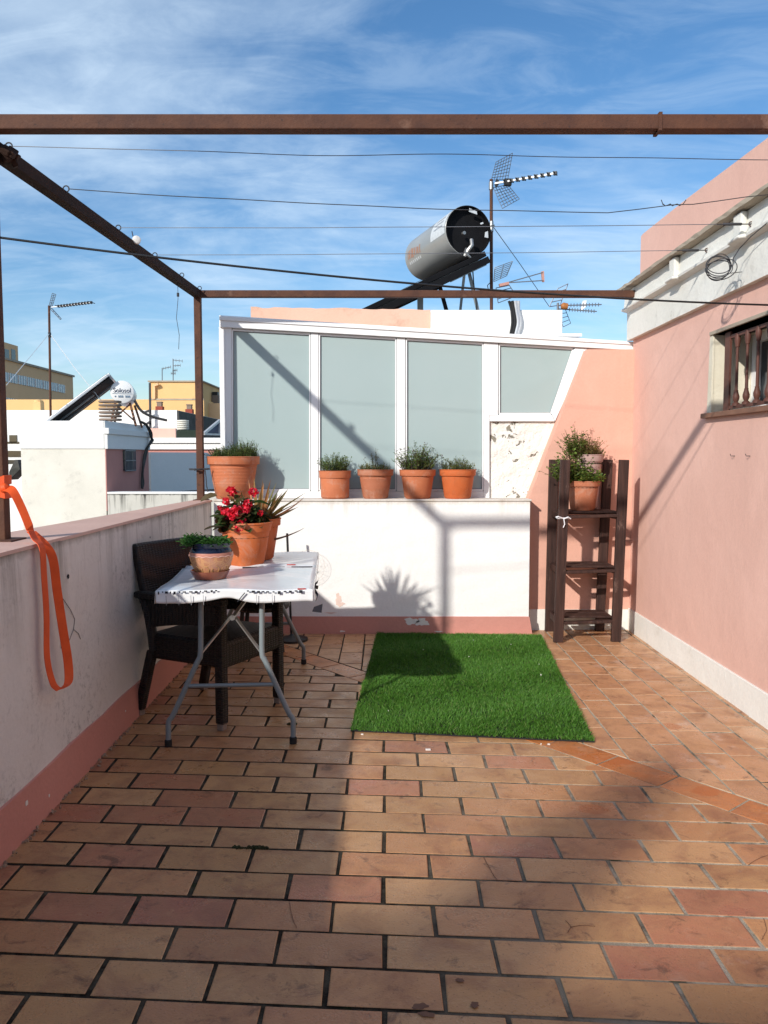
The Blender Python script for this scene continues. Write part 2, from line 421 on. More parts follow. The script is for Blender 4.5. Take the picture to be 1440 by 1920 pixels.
# ------------------------------------------------------------------ terrace floor
WX, RX, BY, PY, GY = -1.32, 1.98, 6.23, 6.38, 6.53
def clip(poly, nx, ny, c):
    """keep nx*x+ny*y <= c"""
    out = []
    for i, p in enumerate(poly):
        q = poly[(i + 1) % len(poly)]; a, b = nx * p[0] + ny * p[1] - c, nx * q[0] + ny * q[1] - c
        if a <= 0: out.append(p)
        if (a < 0 < b) or (b < 0 < a):
            t = a / (a - b); out.append((p[0] + (q[0] - p[0]) * t, p[1] + (q[1] - p[1]) * t))
    return out
def area(p): return abs(sum(p[i][0] * p[(i + 1) % len(p)][1] - p[(i + 1) % len(p)][0] * p[i][1] for i in range(len(p)))) / 2

fl = MB()
PAL = [(.465, .245, .108), (.485, .26, .118), (.44, .23, .098), (.47, .225, .10), (.455, .205, .095), (.50, .275, .13), (.42, .195, .09)]
RED = [(.40, .155, .088), (.43, .17, .092), (.35, .13, .076)]
def tile(poly, kind=0):
    if len(poly) < 3 or area(poly) < .0012: return
    cx = sum(p[0] for p in poly) / len(poly); cy = sum(p[1] for p in poly) / len(poly)
    if kind == 2: col = random.choice([(.50, .15, .035), (.52, .19, .06), (.47, .16, .05), (.50, .22, .10)])
    elif kind == 1: col = random.choice([(.54, .285, .145), (.56, .31, .165), (.52, .265, .135), (.50, .24, .12)])
    else: col = random.choice(RED) if random.random() < .16 else random.choice(PAL)
    k = random.uniform(.9, 1.1); col = tuple(v * k for v in col)
    dz = random.uniform(-.0012, .0012); n = len(poly)
    def ins(d, z): return [(p[0] + (cx - p[0]) * d / max(.02, math.hypot(cx - p[0], cy - p[1])), p[1] + (cy - p[1]) * d / max(.02, math.hypot(cx - p[0], cy - p[1])), z) for p in poly]
    a, b, c = ins(0, -.006), ins(0, -.0016 + dz), ins(.0035, dz)
    fs = [tuple(range(n, 2 * n))]
    for i in range(n):
        j = (i + 1) % n; fs += [(i, j, n + j, n + i)]
    fl.add(b + c, fs, 0, col)
    fl.add(a + b, [(i, (i + 1) % n, n + (i + 1) % n, n + i) for i in range(n)], 1, col)

DX, DY, G = .310, .1605, .0120
NX, NY, CU, CL = .768, .640, 3.180, 3.010
FLX0, FLX1, FLY0, FLY1 = -1.36, 2.0, -1.6, 6.42
def bounds(p):
    for a in ((-1, 0, -FLX0), (1, 0, FLX1), (0, -1, -FLY0), (0, 1, FLY1)):
        p = clip(p, *a) if p else p
    return p
SK = .066
for r in range(-24, 32):
    v0 = 1.930 + r * DY
    off = .155 if r % 2 == 0 else 0.0
    off += random.uniform(-.004, .004)
    for k in range(-7, 9):
        x0 = off + k * DX
        g = G * random.uniform(.8, 1.25)
        j = [random.uniform(-.0025, .0025) for _ in range(8)]
        p = [(x0 + g / 2 + j[0], v0 + g / 2 + j[1]), (x0 + DX - g / 2 + j[2], v0 + g / 2 + j[3]), (x0 + DX - g / 2 + j[4], v0 + DY - g / 2 + j[5]), (x0 + g / 2 + j[6], v0 + DY - g / 2 + j[7])]
        p = [(x, y - SK * x) for x, y in p]
        p = bounds(p)
        if p: p = clip(p, NX, NY, CL - .005)
        if p: tile(p, 0)
for r in range(-14, 16):
    x0 = .012 + r * DY; off = random.uniform(0, DX) if r % 2 else random.uniform(0, DX)
    for k in range(-3, 26):
        y0 = off + k * DX - 1; g = G * .8
        j = [random.uniform(-.002, .002) for _ in range(8)]
        p = [(x0 + g / 2 + j[0], y0 + g / 2 + j[1]), (x0 + DY - g / 2 + j[2], y0 + g / 2 + j[3]), (x0 + DY - g / 2 + j[4], y0 + DX - g / 2 + j[5]), (x0 + g / 2 + j[6], y0 + DX - g / 2 + j[7])]
        p = bounds(p)
        if p: p = clip(p, -NX, -NY, -(CU + .005))
        if p: tile(p, 1)
tx, ty = .640, -.768
for k in range(-18, 18):
    s0, s1 = k * DX + .0705, (k + 1) * DX - .007 + .0705
    q0 = []
    for s, c in ((s0, CL + .003), (s1, CL + .003), (s1, CU - .003), (s0, CU - .003)):
        q0.append((NX * c + tx * s, NY * c + ty * s))
    q0 = bounds(q0)
    if q0: tile(q0, 2)
fl.add([(FLX0, FLY0, -.0042), (FLX1, FLY0, -.0042), (FLX1, FLY1, -.0042), (FLX0, FLY1, -.0042)], [(0, 1, 2, 3)], 1, (.1, .1, .1))
floor_o = struct(fl.build('terrace_floor', [m_tile, m_grout]))
def floor_blob(name, px, py, rx, ry, mat, ph, z=.0022, n=26):
    c = onz(px, py, 0); rnd = random.Random(int(px)); b = MB()
    pts = []
    for k in range(n):
        a = 2 * math.pi * k / n; rr = 1 + .18 * math.sin(2 * a + ph) + .14 * math.sin(5 * a + ph * 2) + rnd.uniform(-.06, .06); pts.append(Vector((c.x + rx * rr * math.cos(a), c.y + ry * rr * math.sin(a), z)))
    b.add(pts, [tuple(range(n))]); b.build(name, mat, floor_o)
floor_blob('dark_stain', 788, 1888, .018, .013, m_scorch, 1); floor_blob('dark_stain', 800, 1903, .020, .010, m_scorch, 3); floor_blob('dark_stain', 862, 1839, .010, .009, m_scorch, 2); floor_blob('dark_stain', 890, 1885, .012, .010, m_scorch, 5)
def floor_crack(pts, w=.0013):
    b = MB(); P = [onz(x, y, .0018) for x, y in pts]
    P = smoothpath(P, 4); rnd = random.Random(len(pts))
    for p, q2 in zip(P, P[1:]): b.bar(p + Vector((rnd.uniform(-.002, .002), 0, 0)), q2, w, .001)
    b.build('tile_crack', m_scorch, floor_o)
floor_crack([(543, 1690), (546, 1712), (556, 1740)]); floor_crack([(907, 1607), (918, 1628), (933, 1651)]); floor_crack([(1061, 1726), (1070, 1738), (1064, 1748)]); floor_crack([(1070, 1738), (1092, 1735), (1116, 1737)]); floor_crack([(1403, 1622), (1418, 1612), (1440, 1603)]); floor_crack([(1432, 1722), (1437, 1744), (1428, 1762)])
# moss in a few joints
b = MB(); rnd = random.Random(77)
for (px, py, L) in ((470, 1590, .06), (548, 1358, .025)):
    c = onz(px, py, 0)
    for k in range(int(L * 900)):
        x, y, s2 = c.x + rnd.uniform(-L, L), c.y + rnd.gauss(0, .004) - SK * rnd.uniform(-L, L) * .5, rnd.uniform(.003, .007)
        M = Matrix.Translation((x, y, .0)) @ Euler((rnd.random() * 3, rnd.random() * 3, rnd.random() * 3)).to_matrix().to_4x4(); b.box((-s2, -s2, -s2 * .5), (s2, s2, s2 * .5), 0, M)
o = b.build('joint_moss', simple('moss', (.022, .032, .008), (.035, .03, .012), sc=40, rough=.95), floor_o); o['kind'] = 'stuff'
b = MB(); b.box((-1.9, -1.7, -.35), (2.1, 6.7, -.02)); struct(b.build('floor_slab', m_bare))
b = MB(); b.box((-900, -900, -6.6), (900, 900, -6)); struct(b.build('ground', m_ground))

# ------------------------------------------------------------------ weathered parapet
def yx(x0, s): return lambda y: x0 + s * y
t = thing('parapet_wall', 'weathered white parapet wall with pink cap running along the terrace beside the wicker chair', 'wall', (-1.5, 3, 0))
b = MB()
N = 40
inb = lambda y: -1.315 - .006 * max(0, y - 2)           # inner face at the floor
inn = lambda y: -1.365 + .004 * (y - 3)                  # inner face at the top
out = lambda y: -1.975 + .0787 * y
ys = [-1.6 + (BY + .02 + 1.6) * i / N for i in range(N + 1)]
vs, fs = [], []
for i, y in enumerate(ys):
    for x, z in ((inb(y), -.006), ((inb(y) + inn(y)) / 2 + .004 * math.sin(i * 1.7), .5), (inn(y) + .003 * math.sin(i * 2.3), 1.045), (out(y), 1.045), (out(y), -3)):
        vs.append((x, y, z))
for i in range(N):
    for j in range(4):
        a = i * 5 + j; fs.append((a, a + 1, a + 6, a + 5))
fs += [(0, 1, 2, 3, 4), tuple(N * 5 + j for j in (4, 3, 2, 1, 0))]
b.add(vs, fs); b.build('wall', m_parapet, t)
b = MB(); vs, fs = [], []
random.seed(3)
for i, y in enumerate(ys):
    e = random.uniform(-.003, .004)
    xi, xo = inn(y) + .004 + e, out(y) - .012
    for x, z in ((xi, 1.043), (xi - .004, 1.056), ((xi + xo) / 2, 1.058), (xo, 1.055), (xo, 1.04)): vs.append((x, y, z))
for i in range(N):
    for j in range(5):
        a, c2 = i * 5 + j, i * 5 + (j + 1) % 5; fs.append((a, c2, c2 + 5, a + 5))
fs += [(0, 1, 2, 3, 4), tuple(N * 5 + j for j in (4, 3, 2, 1, 0))]
b.add(vs, fs); b.build('cap', m_cap, t)
b = MB(); vs, fs = [], []
for i, y in enumerate(ys):
    h = .182 + random.uniform(-.003, .003)
    x0 = inb(y); x1 = x0 - .05 * h / 1.045 * .9
    for x, z in ((x0 + .009, -.006), (x1 + .008, h), (x1 - .006, h + .004), (x0 - .01, -.006)): vs.append((x, y, z))
for i in range(N):
    for j in range(4):
        a, c2 = i * 4 + j, i * 4 + (j + 1) % 4; fs.append((a, c2, c2 + 4, a + 4))
b.add(vs, fs); b.build('skirting', m_skirt, t)
b = MB()
def crackline(b, pts, w=.0009):
    for p, q in zip(pts, pts[1:]): b.bar(p, q, w, .003, 0, (1, 0, 0))
wallp = lambda y, z: Vector(((inb(y) + (inn(y) - inb(y)) * z / 1.045) + .0015, y, z))
crackline(b, [wallp(*p) for p in ((3.33, .80), (3.40, .74), (3.44, .69), (3.42, .65), (3.47, .62), (3.49, .59))])
crackline(b, [wallp(*p) for p in ((3.42, .65), (3.36, .61), (3.33, .58))])
crackline(b, [wallp(*p) for p in ((3.28, .71), (3.29, .64), (3.28, .60))], .003)
b.build('crack', simple('crack_gap', (.26, .24, .215), rough=.95), t)
b = MB()
for (y, z, r) in ((3.40, .886, .011), (4.60, .93, .006)):
    c0 = wallp(y, z); b.prism([c0 + Vector((0, math.cos(a) * r * random.uniform(.7, 1.2), math.sin(a) * r * random.uniform(.7, 1.2))) for a in [k * .7854 for k in range(8)]], (.001, 0, 0))
b.build('drill_hole', m_blackrub, t)
b = MB()
for (y, z, r) in ((2.86, .125, .012), (3.05, .07, .007), (4.0, .1, .006)):
    c0 = wallp(y, z) + Vector((.0075, 0, 0)); b.prism([c0 + Vector((0, math.cos(a) * r * random.uniform(.6, 1.2), math.sin(a) * r * random.uniform(.7, 1.3))) for a in [k * .7854 for k in range(8)]], (.001, 0, 0))
b.build('paint_chip', m_bare, t)
# crumbled mortar along the foot of the wall
b = MB(); random.seed(12)
for k in range(260):
    y = random.uniform(1.4, 6.1); s = random.uniform(.002, .008); x = inb(y) + .009 + abs(random.gauss(0, .012))
    M = Matrix.Translation((x, y, s * .3)) @ Euler((random.random() * 3, random.random() * 3, random.random() * 3)).to_matrix().to_4x4()
    b.box((-s, -s * .7, -s * .5), (s, s * .7, s * .5), 0, M)
o = b.build('mortar_crumbs', simple('mortar_crumb', (.42, .31, .22), (.22, .15, .10), sc=30, rough=.95)); o['kind'] = 'stuff'

# ------------------------------------------------------------------ low white wall carrying the pots
t = thing('low_wall', 'low white rendered wall carrying the row of potted plants, with a pink painted skirting', 'wall', (0, BY, 0))
b = MB()
def rough_face(b, x0, x1, z0, z1, y, nx, nz, amp, mi=0):
    vs = []
    for j in range(nz + 1):
        for i in range(nx + 1):
            e = amp * (math.sin(i * 1.3 + j * .7) + math.sin(i * .53 - j * 1.9) + random.uniform(-.6, .6)) if 0 < i < nx and 0 < j < nz else 0
            vs.append((x0 + (x1 - x0) * i / nx, y + e, z0 + (z1 - z0) * j / nz))
    b.add(vs, [(j * (nx + 1) + i, j * (nx + 1) + i + 1, (j + 1) * (nx + 1) + i + 1, (j + 1) * (nx + 1) + i) for j in range(nz) for i in range(nx)], mi)
XE = 1.142
rough_face(b, -1.33, XE, -.006, 1.055, BY, 50, 22, .0011)
b.add([(-1.33, BY, 1.055), (XE, BY, 1.055), (XE, 6.62, 1.055), (-1.33, 6.62, 1.055), (XE, BY, -.006), (XE, 6.62, -.006), (-1.33, BY, -3), (-1.33, 6.62, -3)], [(0, 1, 2, 3), (1, 4, 5, 2), (0, 3, 7, 6)])
b.build('wall', m_white, t, smooth=True)
b = MB()
b.box((-1.34, BY - .010, 1.048), (XE + .012, 6.45, 1.062))
b.build('coping', m_white, t, bevel=.004)
b = MB()
b.prism([Vector((-1.32, BY - .008, -.006)), Vector((XE + .03, BY - .008, -.006)), Vector((XE + .005, BY - .008, .136)), Vector((-1.32, BY - .008, .138))], (0, .012, 0))
random.seed(21)
def blob(b, cx, cz, rx, rz, y, mi, n=22, ph=0):
    pts = []
    for k in range(n):
        a = 2 * math.pi * k / n; rr = 1 + .22 * math.sin(3 * a + ph) + .13 * math.sin(7 * a + ph * 2) + random.uniform(-.08, .08)
        pts.append(Vector((cx + rx * rr * math.cos(a), y, cz + rz * rr * math.sin(a))))
    b.prism(pts, (0, .0015, 0), mi)
blob(b, .215, .100, .055, .026, BY - .0095, 1, ph=1); blob(b, .30, .092, .05, .030, BY - .0095, 1, ph=3)
blob(b, -.33, .02, .02, .006, BY - .0095, 1, ph=2); blob(b, .43, .018, .03, .005, BY - .0095, 1)
b.build('skirting', [m_skirt, m_bare], t)
b = MB()
blob(b, -.36, .275, .022, .045, BY - .0022, 0, ph=2); blob(b, -.345, .235, .03, .018, BY - .0023, 0, ph=.5); blob(b, -.42, .165, .04, .006, BY - .0022, 0)
b.build('bare_patch', simple('showing_undercoat', (.78, .60, .52), (.70, .54, .47), sc=30), t)

# ------------------------------------------------------------------ salmon wall beside the glazing
t = thing('salmon_wall', 'salmon pink wall with slanted edge and white skirting standing behind the dark wooden rack', 'wall', (1.5, PY, 0))
A = lambda x, y, Y: at(x, y, Y)
b = MB()
e_top, e_mid = A(1101, 655, PY), A(991, 936, PY)
b.prism([Vector((1.08, PY, -.006)), Vector((RX + .02, PY, -.006)), Vector((RX + .02, PY, e_top.z)), Vector((e_top.x, PY, e_top.z)), Vector((e_mid.x, PY, 1.05)), Vector((1.08, PY, 1.05))], (0, .30, 0))
b.build('wall', m_pinkback, t)
b = MB(); b.box((1.10, PY - .010, -.006), (RX + .01, PY + .01, .165)); b.build('skirting', m_wskirt, t, bevel=.003)

# ------------------------------------------------------------------ glazed stair enclosure
t = thing('glass_enclosure', 'white framed frosted glass stair enclosure behind the row of terracotta pots', 'glazed enclosure', (0, GY, 1.06))
FY, FD = GY - .022, .055
def member(name, pts, mat, y=FY, d=FD, bevel=.003, parent=t):
    b = MB(); b.prism([A(px, py, y) for px, py in pts], (0, d, 0)); return b.build(name, mat, parent, bevel=bevel)
ytop = lambda x: 597 + (x - 412) * (641 - 597) / 785.0
fr = t
member('frame_post', [(418, ytop(418) + 16), (434, ytop(434) + 16), (434, 936), (418, 936)], m_frame)
member('frame_post', [(583, ytop(583) + 18), (597, ytop(597) + 18), (597, 921), (583, 921)], m_frame)
member('frame_post', [(744, ytop(744) + 18), (760, ytop(760) + 18), (760, 921), (744, 921)], m_frame)
member('frame_post', [(907, ytop(907) + 18), (934, ytop(934) + 18), (934, 779), (918, 779), (918, 936), (907, 936)], m_frame)
member('frame_rail', [(434.3, 921.3), (906.7, 921.3), (906.7, 936), (434.3, 936)], m_frame)
member('frame_rail', [(934.3, 778), (1035, 778), (1040, 790), (918.5, 790), (918.5, 779.3), (934.3, 779.3)], m_frame, y=FY - .003)
member('slanted_post', [(1078, ytop(1078) + 18), (1101, ytop(1101) + 18), (1041, 790), (1035.5, 778)], m_frame, y=FY - .005)
member('gutter', [(411, ytop(411) - 6), (1198, ytop(1198)), (1198, ytop(1198) + 16), (411, ytop(411) + 16)], m_frame, y=FY - .03, d=.11)
member('gutter_lip', [(411, ytop(411) - 4), (1198, ytop(1198) + 1), (1198, ytop(1198) + 6), (411, ytop(411) + 3)], m_frame, y=FY - .042, d=.0115)
for pts in ([(434, ytop(434) + 14), (583, ytop(583) + 14), (583, 924), (434, 924)], [(597, ytop(597) + 14), (744, ytop(744) + 14), (744, 924), (597, 924)],
            [(760, ytop(760) + 14), (907, ytop(907) + 14), (907, 924), (760, 924)], [(934, ytop(934) + 14), (1079, ytop(1079) + 14), (1034, 781), (934, 781)]):
    member('glass_pane', pts, m_glass, y=GY, d=.008, bevel=0)
# thin beads round the panes
def bead(pts):
    b = MB(); P = [A(px, py, FY + .012) for px, py in pts]
    for i in range(len(P)): b.bar(P[i], P[(i + 1) % len(P)], .010, .016)
    b.build('glazing_bead', m_frame, t)
    b = MB(); cq = sum(P, Vector()) / len(P)
    P2 = [p + (cq - p).normalized() * .011 + Vector((0, .007, 0)) for p in P]
    for i in range(len(P2)): b.bar(P2[i], P2[(i + 1) % len(P2)], .005, .006)
    b.build('gasket', m_gasket, t)
for pts in ([(436, ytop(436) + 20), (581, ytop(581) + 20), (581, 919), (436, 919)], [(599, ytop(599) + 20), (742, ytop(742) + 20), (742, 919), (599, 919)],
            [(762, ytop(762) + 20), (905, ytop(905) + 20), (905, 919), (762, 919)], [(936, ytop(936) + 20), (1075, ytop(1075) + 20), (1033, 776), (936, 776)]): bead(pts)
# side return, roof and the peeling infill
x0 = A(412, 700, FY).x; z0 = A(412, ytop(412) + 16, FY).z
b = MB(); b.box((x0 - .001, FY - .004, 1.055), (x0 + .045, FY + .05, z0)); b.box((x0 - .001, 7.55, 1.055), (x0 + .045, 7.6, z0 + .1)); b.box((x0 - .001, FY + .05, 1.055), (x0 + .045, 7.55, 1.12))
b.build('side_frame', m_frame, t)
b = MB(); b.box((x0 + .015, FY + .05, 1.12), (x0 + .023, 7.55, z0)); b.build('glass_pane', m_glass, t)
b = MB(); g0, g1 = A(412, ytop(412), FY), A(1197, ytop(1197), FY)
b.prism([Vector((g0.x, FY + .08, g0.z - .05)), Vector((g1.x, FY + .08, g1.z - .05)), Vector((g1.x, 7.6, g1.z + .10)), Vector((g0.x, 7.6, g0.z + .10))], (0, 0, .03)); b.build('roof_sheet', m_frame, t)
b = MB(); P = [A(918.5, 790, GY + .004), A(1041, 790, GY + .004), A(990, 938, GY + .004), A(918.5, 938, GY + .004)]
nx, nz = 26, 30; vs = []; random.seed(5)
for j in range(nz + 1):
    for i in range(nx + 1):
        u, v = i / nx, j / nz; p = (P[0] * (1 - u) + P[1] * u) * (1 - v) + (P[3] * (1 - u) + P[2] * u) * v
        p.y += .004 * math.sin(u * 9 + v * 5) * math.sin(v * 11) + random.uniform(-.0022, .0022); vs.append(p)
b.add(vs, [(j * (nx + 1) + i, j * (nx + 1) + i + 1, (j + 1) * (nx + 1) + i + 1, (j + 1) * (nx + 1) + i) for j in range(nz) for i in range(nx)])
b.build('plaster_infill', m_peel, t, smooth=True)
b = MB(); b.prism([p + Vector((0, .04, 0)) for p in P], (0, .2, 0)); b.build('infill_backing', m_bare, t)

# ------------------------------------------------------------------ rooftop block behind
t = thing('rooftop_block', 'white and peach roof block rising behind the glazed enclosure under the grey water tank', 'roof block', (.2, 8, 2))
b = MB(); p0, p1 = A(470, 576, 7.62), A(807, 580, 7.62)
vs, n = [], 30; random.seed(2)
top = [Vector((p0.x + (p1.x - p0.x) * i / n, 7.62, p0.z + (p1.z - p0.z) * i / n + random.uniform(-.008, .006))) for i in range(n + 1)]
b.prism([Vector((p0.x, 7.62, 1.5))] + top + [Vector((p1.x, 7.62, 1.5))][::1], (0, 3, 0)); b.build('rendered_wall', m_peach, t)
b = MB(); p2 = A(1055, 581, 7.58); b.box((p1.x + .002, 7.58, 1.5), (p2.x, 10.6, p2.z)); b.build('white_wall', m_limewash, t, bevel=.006)
b = MB()
for dx, r, m in ((0, .012, 0), (.022, .016, 0), (.048, .018, 1), (.07, .014, 1)):
    c = A(958, 600, 7.56); pts = smoothpath([Vector((c.x + dx + ex, 7.555, zz)) for ex, zz in ((.0, 2.40), (-.004, 2.52), (.012 + dx * .2, 2.64), (.002, 2.76), (-.022 + dx * .3, 2.84))], 5)
    b.tube(pts, r, 7, m)
b.build('pipe_bundle', [m_blackrub, m_alu], t)
b = MB(); p = A(1000, 631, 7.3); q2 = A(1086, 633, 7.3); b.box((p.x, 7.2, p.z - .012), (q2.x, 7.56, p.z + .012)); b.build('flat_sheet', m_frame, t)

# ------------------------------------------------------------------ pink house
t = thing('pink_house', 'pink house with bracketed white cornice and barred window along the sunny terrace side', 'house', (RX, 2, 0))
WY0, WY1, WZ0, WZ1 = 3.55, 4.865, 1.655, 2.125
EY = PY + .04
b = MB()
O = [(RX, -1.6, -.006), (RX, EY, -.006), (RX, EY, 2.335), (RX, -1.6, 2.335)]
I = [(RX, WY0, WZ0), (RX, WY1, WZ0), (RX, WY1, WZ1), (RX, WY0, WZ1)]
D = [(RX + .30, y, z) for _, y, z in I]
b.add(O + I, [(0, 1, 5, 4), (1, 2, 6, 5), (2, 3, 7, 6), (3, 0, 4, 7)])
b.add([(RX, EY, -3), (RX, EY, 2.335), (4.5, EY, 2.335), (4.5, EY, -3)], [(0, 1, 2, 3)])
b.build('wall', m_pink, t, fixn=False)
b = MB(); b.box((RX - .012, -1.6, -.006), (RX + .01, PY - .0105, .178)); b.build('skirting', m_wskirt, t, bevel=.003)
b = MB()
prof = [(RX + .3, 2.322), (RX - .038, 2.318), (RX - .040, 2.535), (RX - .085, 2.548), (RX - .088, 2.562), (RX - .066, 2.575), (RX - .058, 2.694), (RX + .3, 2.694)]
NS = 46; cy = [-1.6 + (EY + .05 + 1.6) * i / NS for i in range(NS + 1)]
def extr(b, prof, ys, jit=0):
    vs = []; k = len(prof)
    for y in ys: vs += [(x + random.uniform(-jit, jit), y, z + random.uniform(-jit, jit)) for x, z in prof]
    b.add(vs, [(i * k + j, i * k + (j + 1) % k, (i + 1) * k + (j + 1) % k, (i + 1) * k + j) for i in range(len(ys) - 1) for j in range(k)] + [tuple(range(k)), tuple((len(ys) - 1) * k + j for j in range(k))[::-1]])
extr(b, prof, cy, .0012); b.build('cornice', m_cornice, t)
b = MB(); extr(b, [(RX + .3, 2.696), (RX - .120, 2.698), (RX - .122, 2.722), (RX - .05, 2.735), (RX + .3, 2.74)], [-1.6 + (EY + .07 + 1.6) * i / 110 for i in range(111)], .0035); b.build('cornice_slab', m_slab, t)
for Yc in (5.33, 4.36, 3.38):
    b = MB()
    b.prism([Vector((RX - .06, Yc - .055, 2.69)), Vector((RX - .06, Yc + .055, 2.69)), Vector((RX - .06, Yc + .045, 2.565)), Vector((RX - .06, Yc - .045, 2.565))], (-.036, 0, 0))
    b.prism([Vector((RX - .06, Yc - .105, 2.563)), Vector((RX - .06, Yc + .105, 2.563)), Vector((RX - .118, Yc + .07, 2.563)), Vector((RX - .118, Yc - .07, 2.563))], (0, 0, -.022))
    b.build('corbel', m_cornice, t, bevel=.016, seg=3)
b = MB()
up = [(-1.6, 2.74), (EY - .07, 2.74), (EY - .07, 3.105), (EY - .12, 3.112), (5.4, 3.095), (4.3, 3.055), (2.5, 2.99), (-1.6, 2.9)]
b.prism([Vector((RX + .02, y, z)) for y, z in up], (.30, 0, 0)); b.build('roof_parapet', m_pink, t)
# window
w = MB(); w.add(I + D, [(0, 1, 5, 4), (1, 2, 6, 5), (2, 3, 7, 6), (3, 0, 4, 7)])
# plaster jamb strip standing a little proud round the opening
win = MB()
win.box((RX + .27, WY0, WZ0), (RX + .30, WY1, WZ1)); 
wo = win.build('window', m_darkglass, t)
w.build('reveal', m_jamb, wo, fixn=False)
j = MB(); j.prism([Vector((RX - .004, WY1 - .006, WZ0 - .01)), Vector((RX - .004, WY1 + .055, WZ0 - .01)), Vector((RX - .004, WY1 + .035, WZ1 + .02)), Vector((RX - .004, WY1 - .006, WZ1 + .0))], (.012, 0, 0)); j.build('jamb', m_jamb, wo)
f = MB()
fx0, fx1 = RX + .235, RX + .269
f.add([(fx0, WY0, WZ0 + .006), (fx0, WY1 - .004, WZ0 + .006), (fx0, WY1 - .004, WZ1 - .001), (fx0, WY0, WZ1 - .001), (fx0, WY0 + .06, WZ0 + .06), (fx0, WY1 - .055, WZ0 + .06), (fx0, WY1 - .055, WZ1 - .05), (fx0, WY0 + .06, WZ1 - .05),
       (fx1, WY0 + .06, WZ0 + .06), (fx1, WY1 - .055, WZ0 + .06), (fx1, WY1 - .055, WZ1 - .05), (fx1, WY0 + .06, WZ1 - .05)],
      [(0, 1, 5, 4), (1, 2, 6, 5), (2, 3, 7, 6), (3, 0, 4, 7), (4, 5, 9, 8), (5, 6, 10, 9), (6, 7, 11, 10), (7, 4, 8, 11)])
f.build('window_frame', m_frame, wo)
s = MB(); s.box((RX - .035, WY0 - .1, WZ0 - .026), (RX + .22, WY1 + .075, WZ0 + .004)); s.build('sill', m_sill, wo, bevel=.004)
l = MB(); l.box((RX - .012, WY0 - .1, WZ1), (RX + .2, WY1 + .03, WZ1 + .022)); l.build('lintel', m_slab, wo, bevel=.003)
g = MB(); g.box((RX + .028, WY1 - .175, WZ0 + .012), (RX + .040, WY1 - .105, WZ1 - .005)); g.bar((RX + .034, WY0, WZ0 + .028), (RX + .034, WY1 - .10, WZ0 + .028), .008, .02); g.bar((RX + .034, WY0, WZ1 - .035), (RX + .034, WY1 - .10, WZ1 - .035), .008, .02)
g.build('grille_frame', m_ironbrown, wo)
for k in range(7):
    y = WY1 - .262 - k * .128; g = MB(); h = WZ1 - WZ0 - .06
    g.lathe([(.021, 0), (.021, .014), (.011, .022), (.018, .04), (.019, .055), (.011, .082), (.012, .088), (.0085, .092), (.0085, .12), (.0075, h - .10), (.0075, h - .078), (.012, h - .074), (.012, h - .066), (.017, h - .04), (.016, h - .02), (.012, h - .006), (.012, h)], (RX + .034, y, WZ0 + .03), 14)
    g.build('baluster', m_ironbrown, wo, smooth=True)
for px in (1376, 1405):
    p = A(px, 856, 4.35); yy = RX / ((px - 720) / F_PX); g = MB(); zz = 1.4
    g.tube([(RX + .01, yy, zz), (RX - .022, yy, zz), (RX - .026, yy, zz + .012)], .0022, 6); g.build('nail', m_wire, t)

# ------------------------------------------------------------------ rusty pergola frame
t = thing('pergola_frame', 'rusty brown square tube pergola frame standing on the parapet over the terrace', 'pergola', (-1.5, 3.2, 1.05))
def barpart(name, a, c, w, d, mat=m_rust, parent=t, bevel=.004, up=(0, 0, 1)):
    b = MB(); b.bar(a, c, w, d, 0, up); return b.build(name, mat, parent, bevel=bevel)
NP, FP = Vector((-1.555, 3.235, 0)), Vector((-1.432, 6.235, 0))
barpart('post', (NP.x, NP.y, 1.052), (NP.x - .003, NP.y, 2.645), .052, .052, up=(0, 1, 0))
barpart('post', (FP.x, FP.y, 1.052), (FP.x, FP.y, 2.640), .052, .052, up=(0, 1, 0))
barpart('beam', (NP.x - .03, 3.18, 2.677), (2.0, 3.18, 2.677), .060, .056)
barpart('beam', (FP.x - .026, 6.235, 2.640), (1.93, 6.235, 2.640), .052, .052)
barpart('beam', (NP.x, 3.212, 2.617), (FP.x, 6.207, 2.640), .056, .058, m_rust_shaded)
b = MB(); b.box((NP.x - .07, NP.y - .07, 1.056), (NP.x + .07, NP.y + .07, 1.0635)); b.build('foot_plate', m_rust, t, bevel=.003)
b = MB(); b.box((FP.x - .05, FP.y - .06, 1.056), (FP.x + .06, FP.y + .05, 1.062)); b.build('foot_plate', m_rust, t, bevel=.003)
pb = at(1233, 235, 3.18); b = MB(); b.box((pb.x - .006, 3.146, 2.643), (pb.x + .007, 3.214, 2.711)); b.build('weld_joint', m_rust, t)
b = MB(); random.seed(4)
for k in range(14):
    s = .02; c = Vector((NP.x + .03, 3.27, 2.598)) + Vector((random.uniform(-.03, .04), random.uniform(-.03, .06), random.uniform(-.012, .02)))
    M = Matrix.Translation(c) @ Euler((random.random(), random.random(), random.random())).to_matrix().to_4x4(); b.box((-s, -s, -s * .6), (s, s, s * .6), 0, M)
b.build('weld_gusset', m_rust_shaded, t, bevel=.004)
def beam_pt(Y):
    k = (Y - 3.212) / (6.207 - 3.212); return Vector((NP.x + (FP.x - NP.x) * k, Y, 2.617 + .023 * k))
HK = {}
for Y in (3.33, 3.86, 4.52, 5.14, 5.72, 6.18):
    p = beam_pt(Y) + Vector((.030, 0, .034)); b = MB()
    b.tube([p + Vector((.014 * math.cos(a), 0, .014 * math.sin(a))) for a in [k * math.pi / 7 for k in range(14)]], .0032, 6, closed=True)
    b.tube([p - Vector((.014, 0, 0)), p - Vector((.035, 0, .02))], .003, 6); b.build('hook', m_wire, t); HK[Y] = p
p = beam_pt(4.78) + Vector((.040, 0, .034)); b = MB()
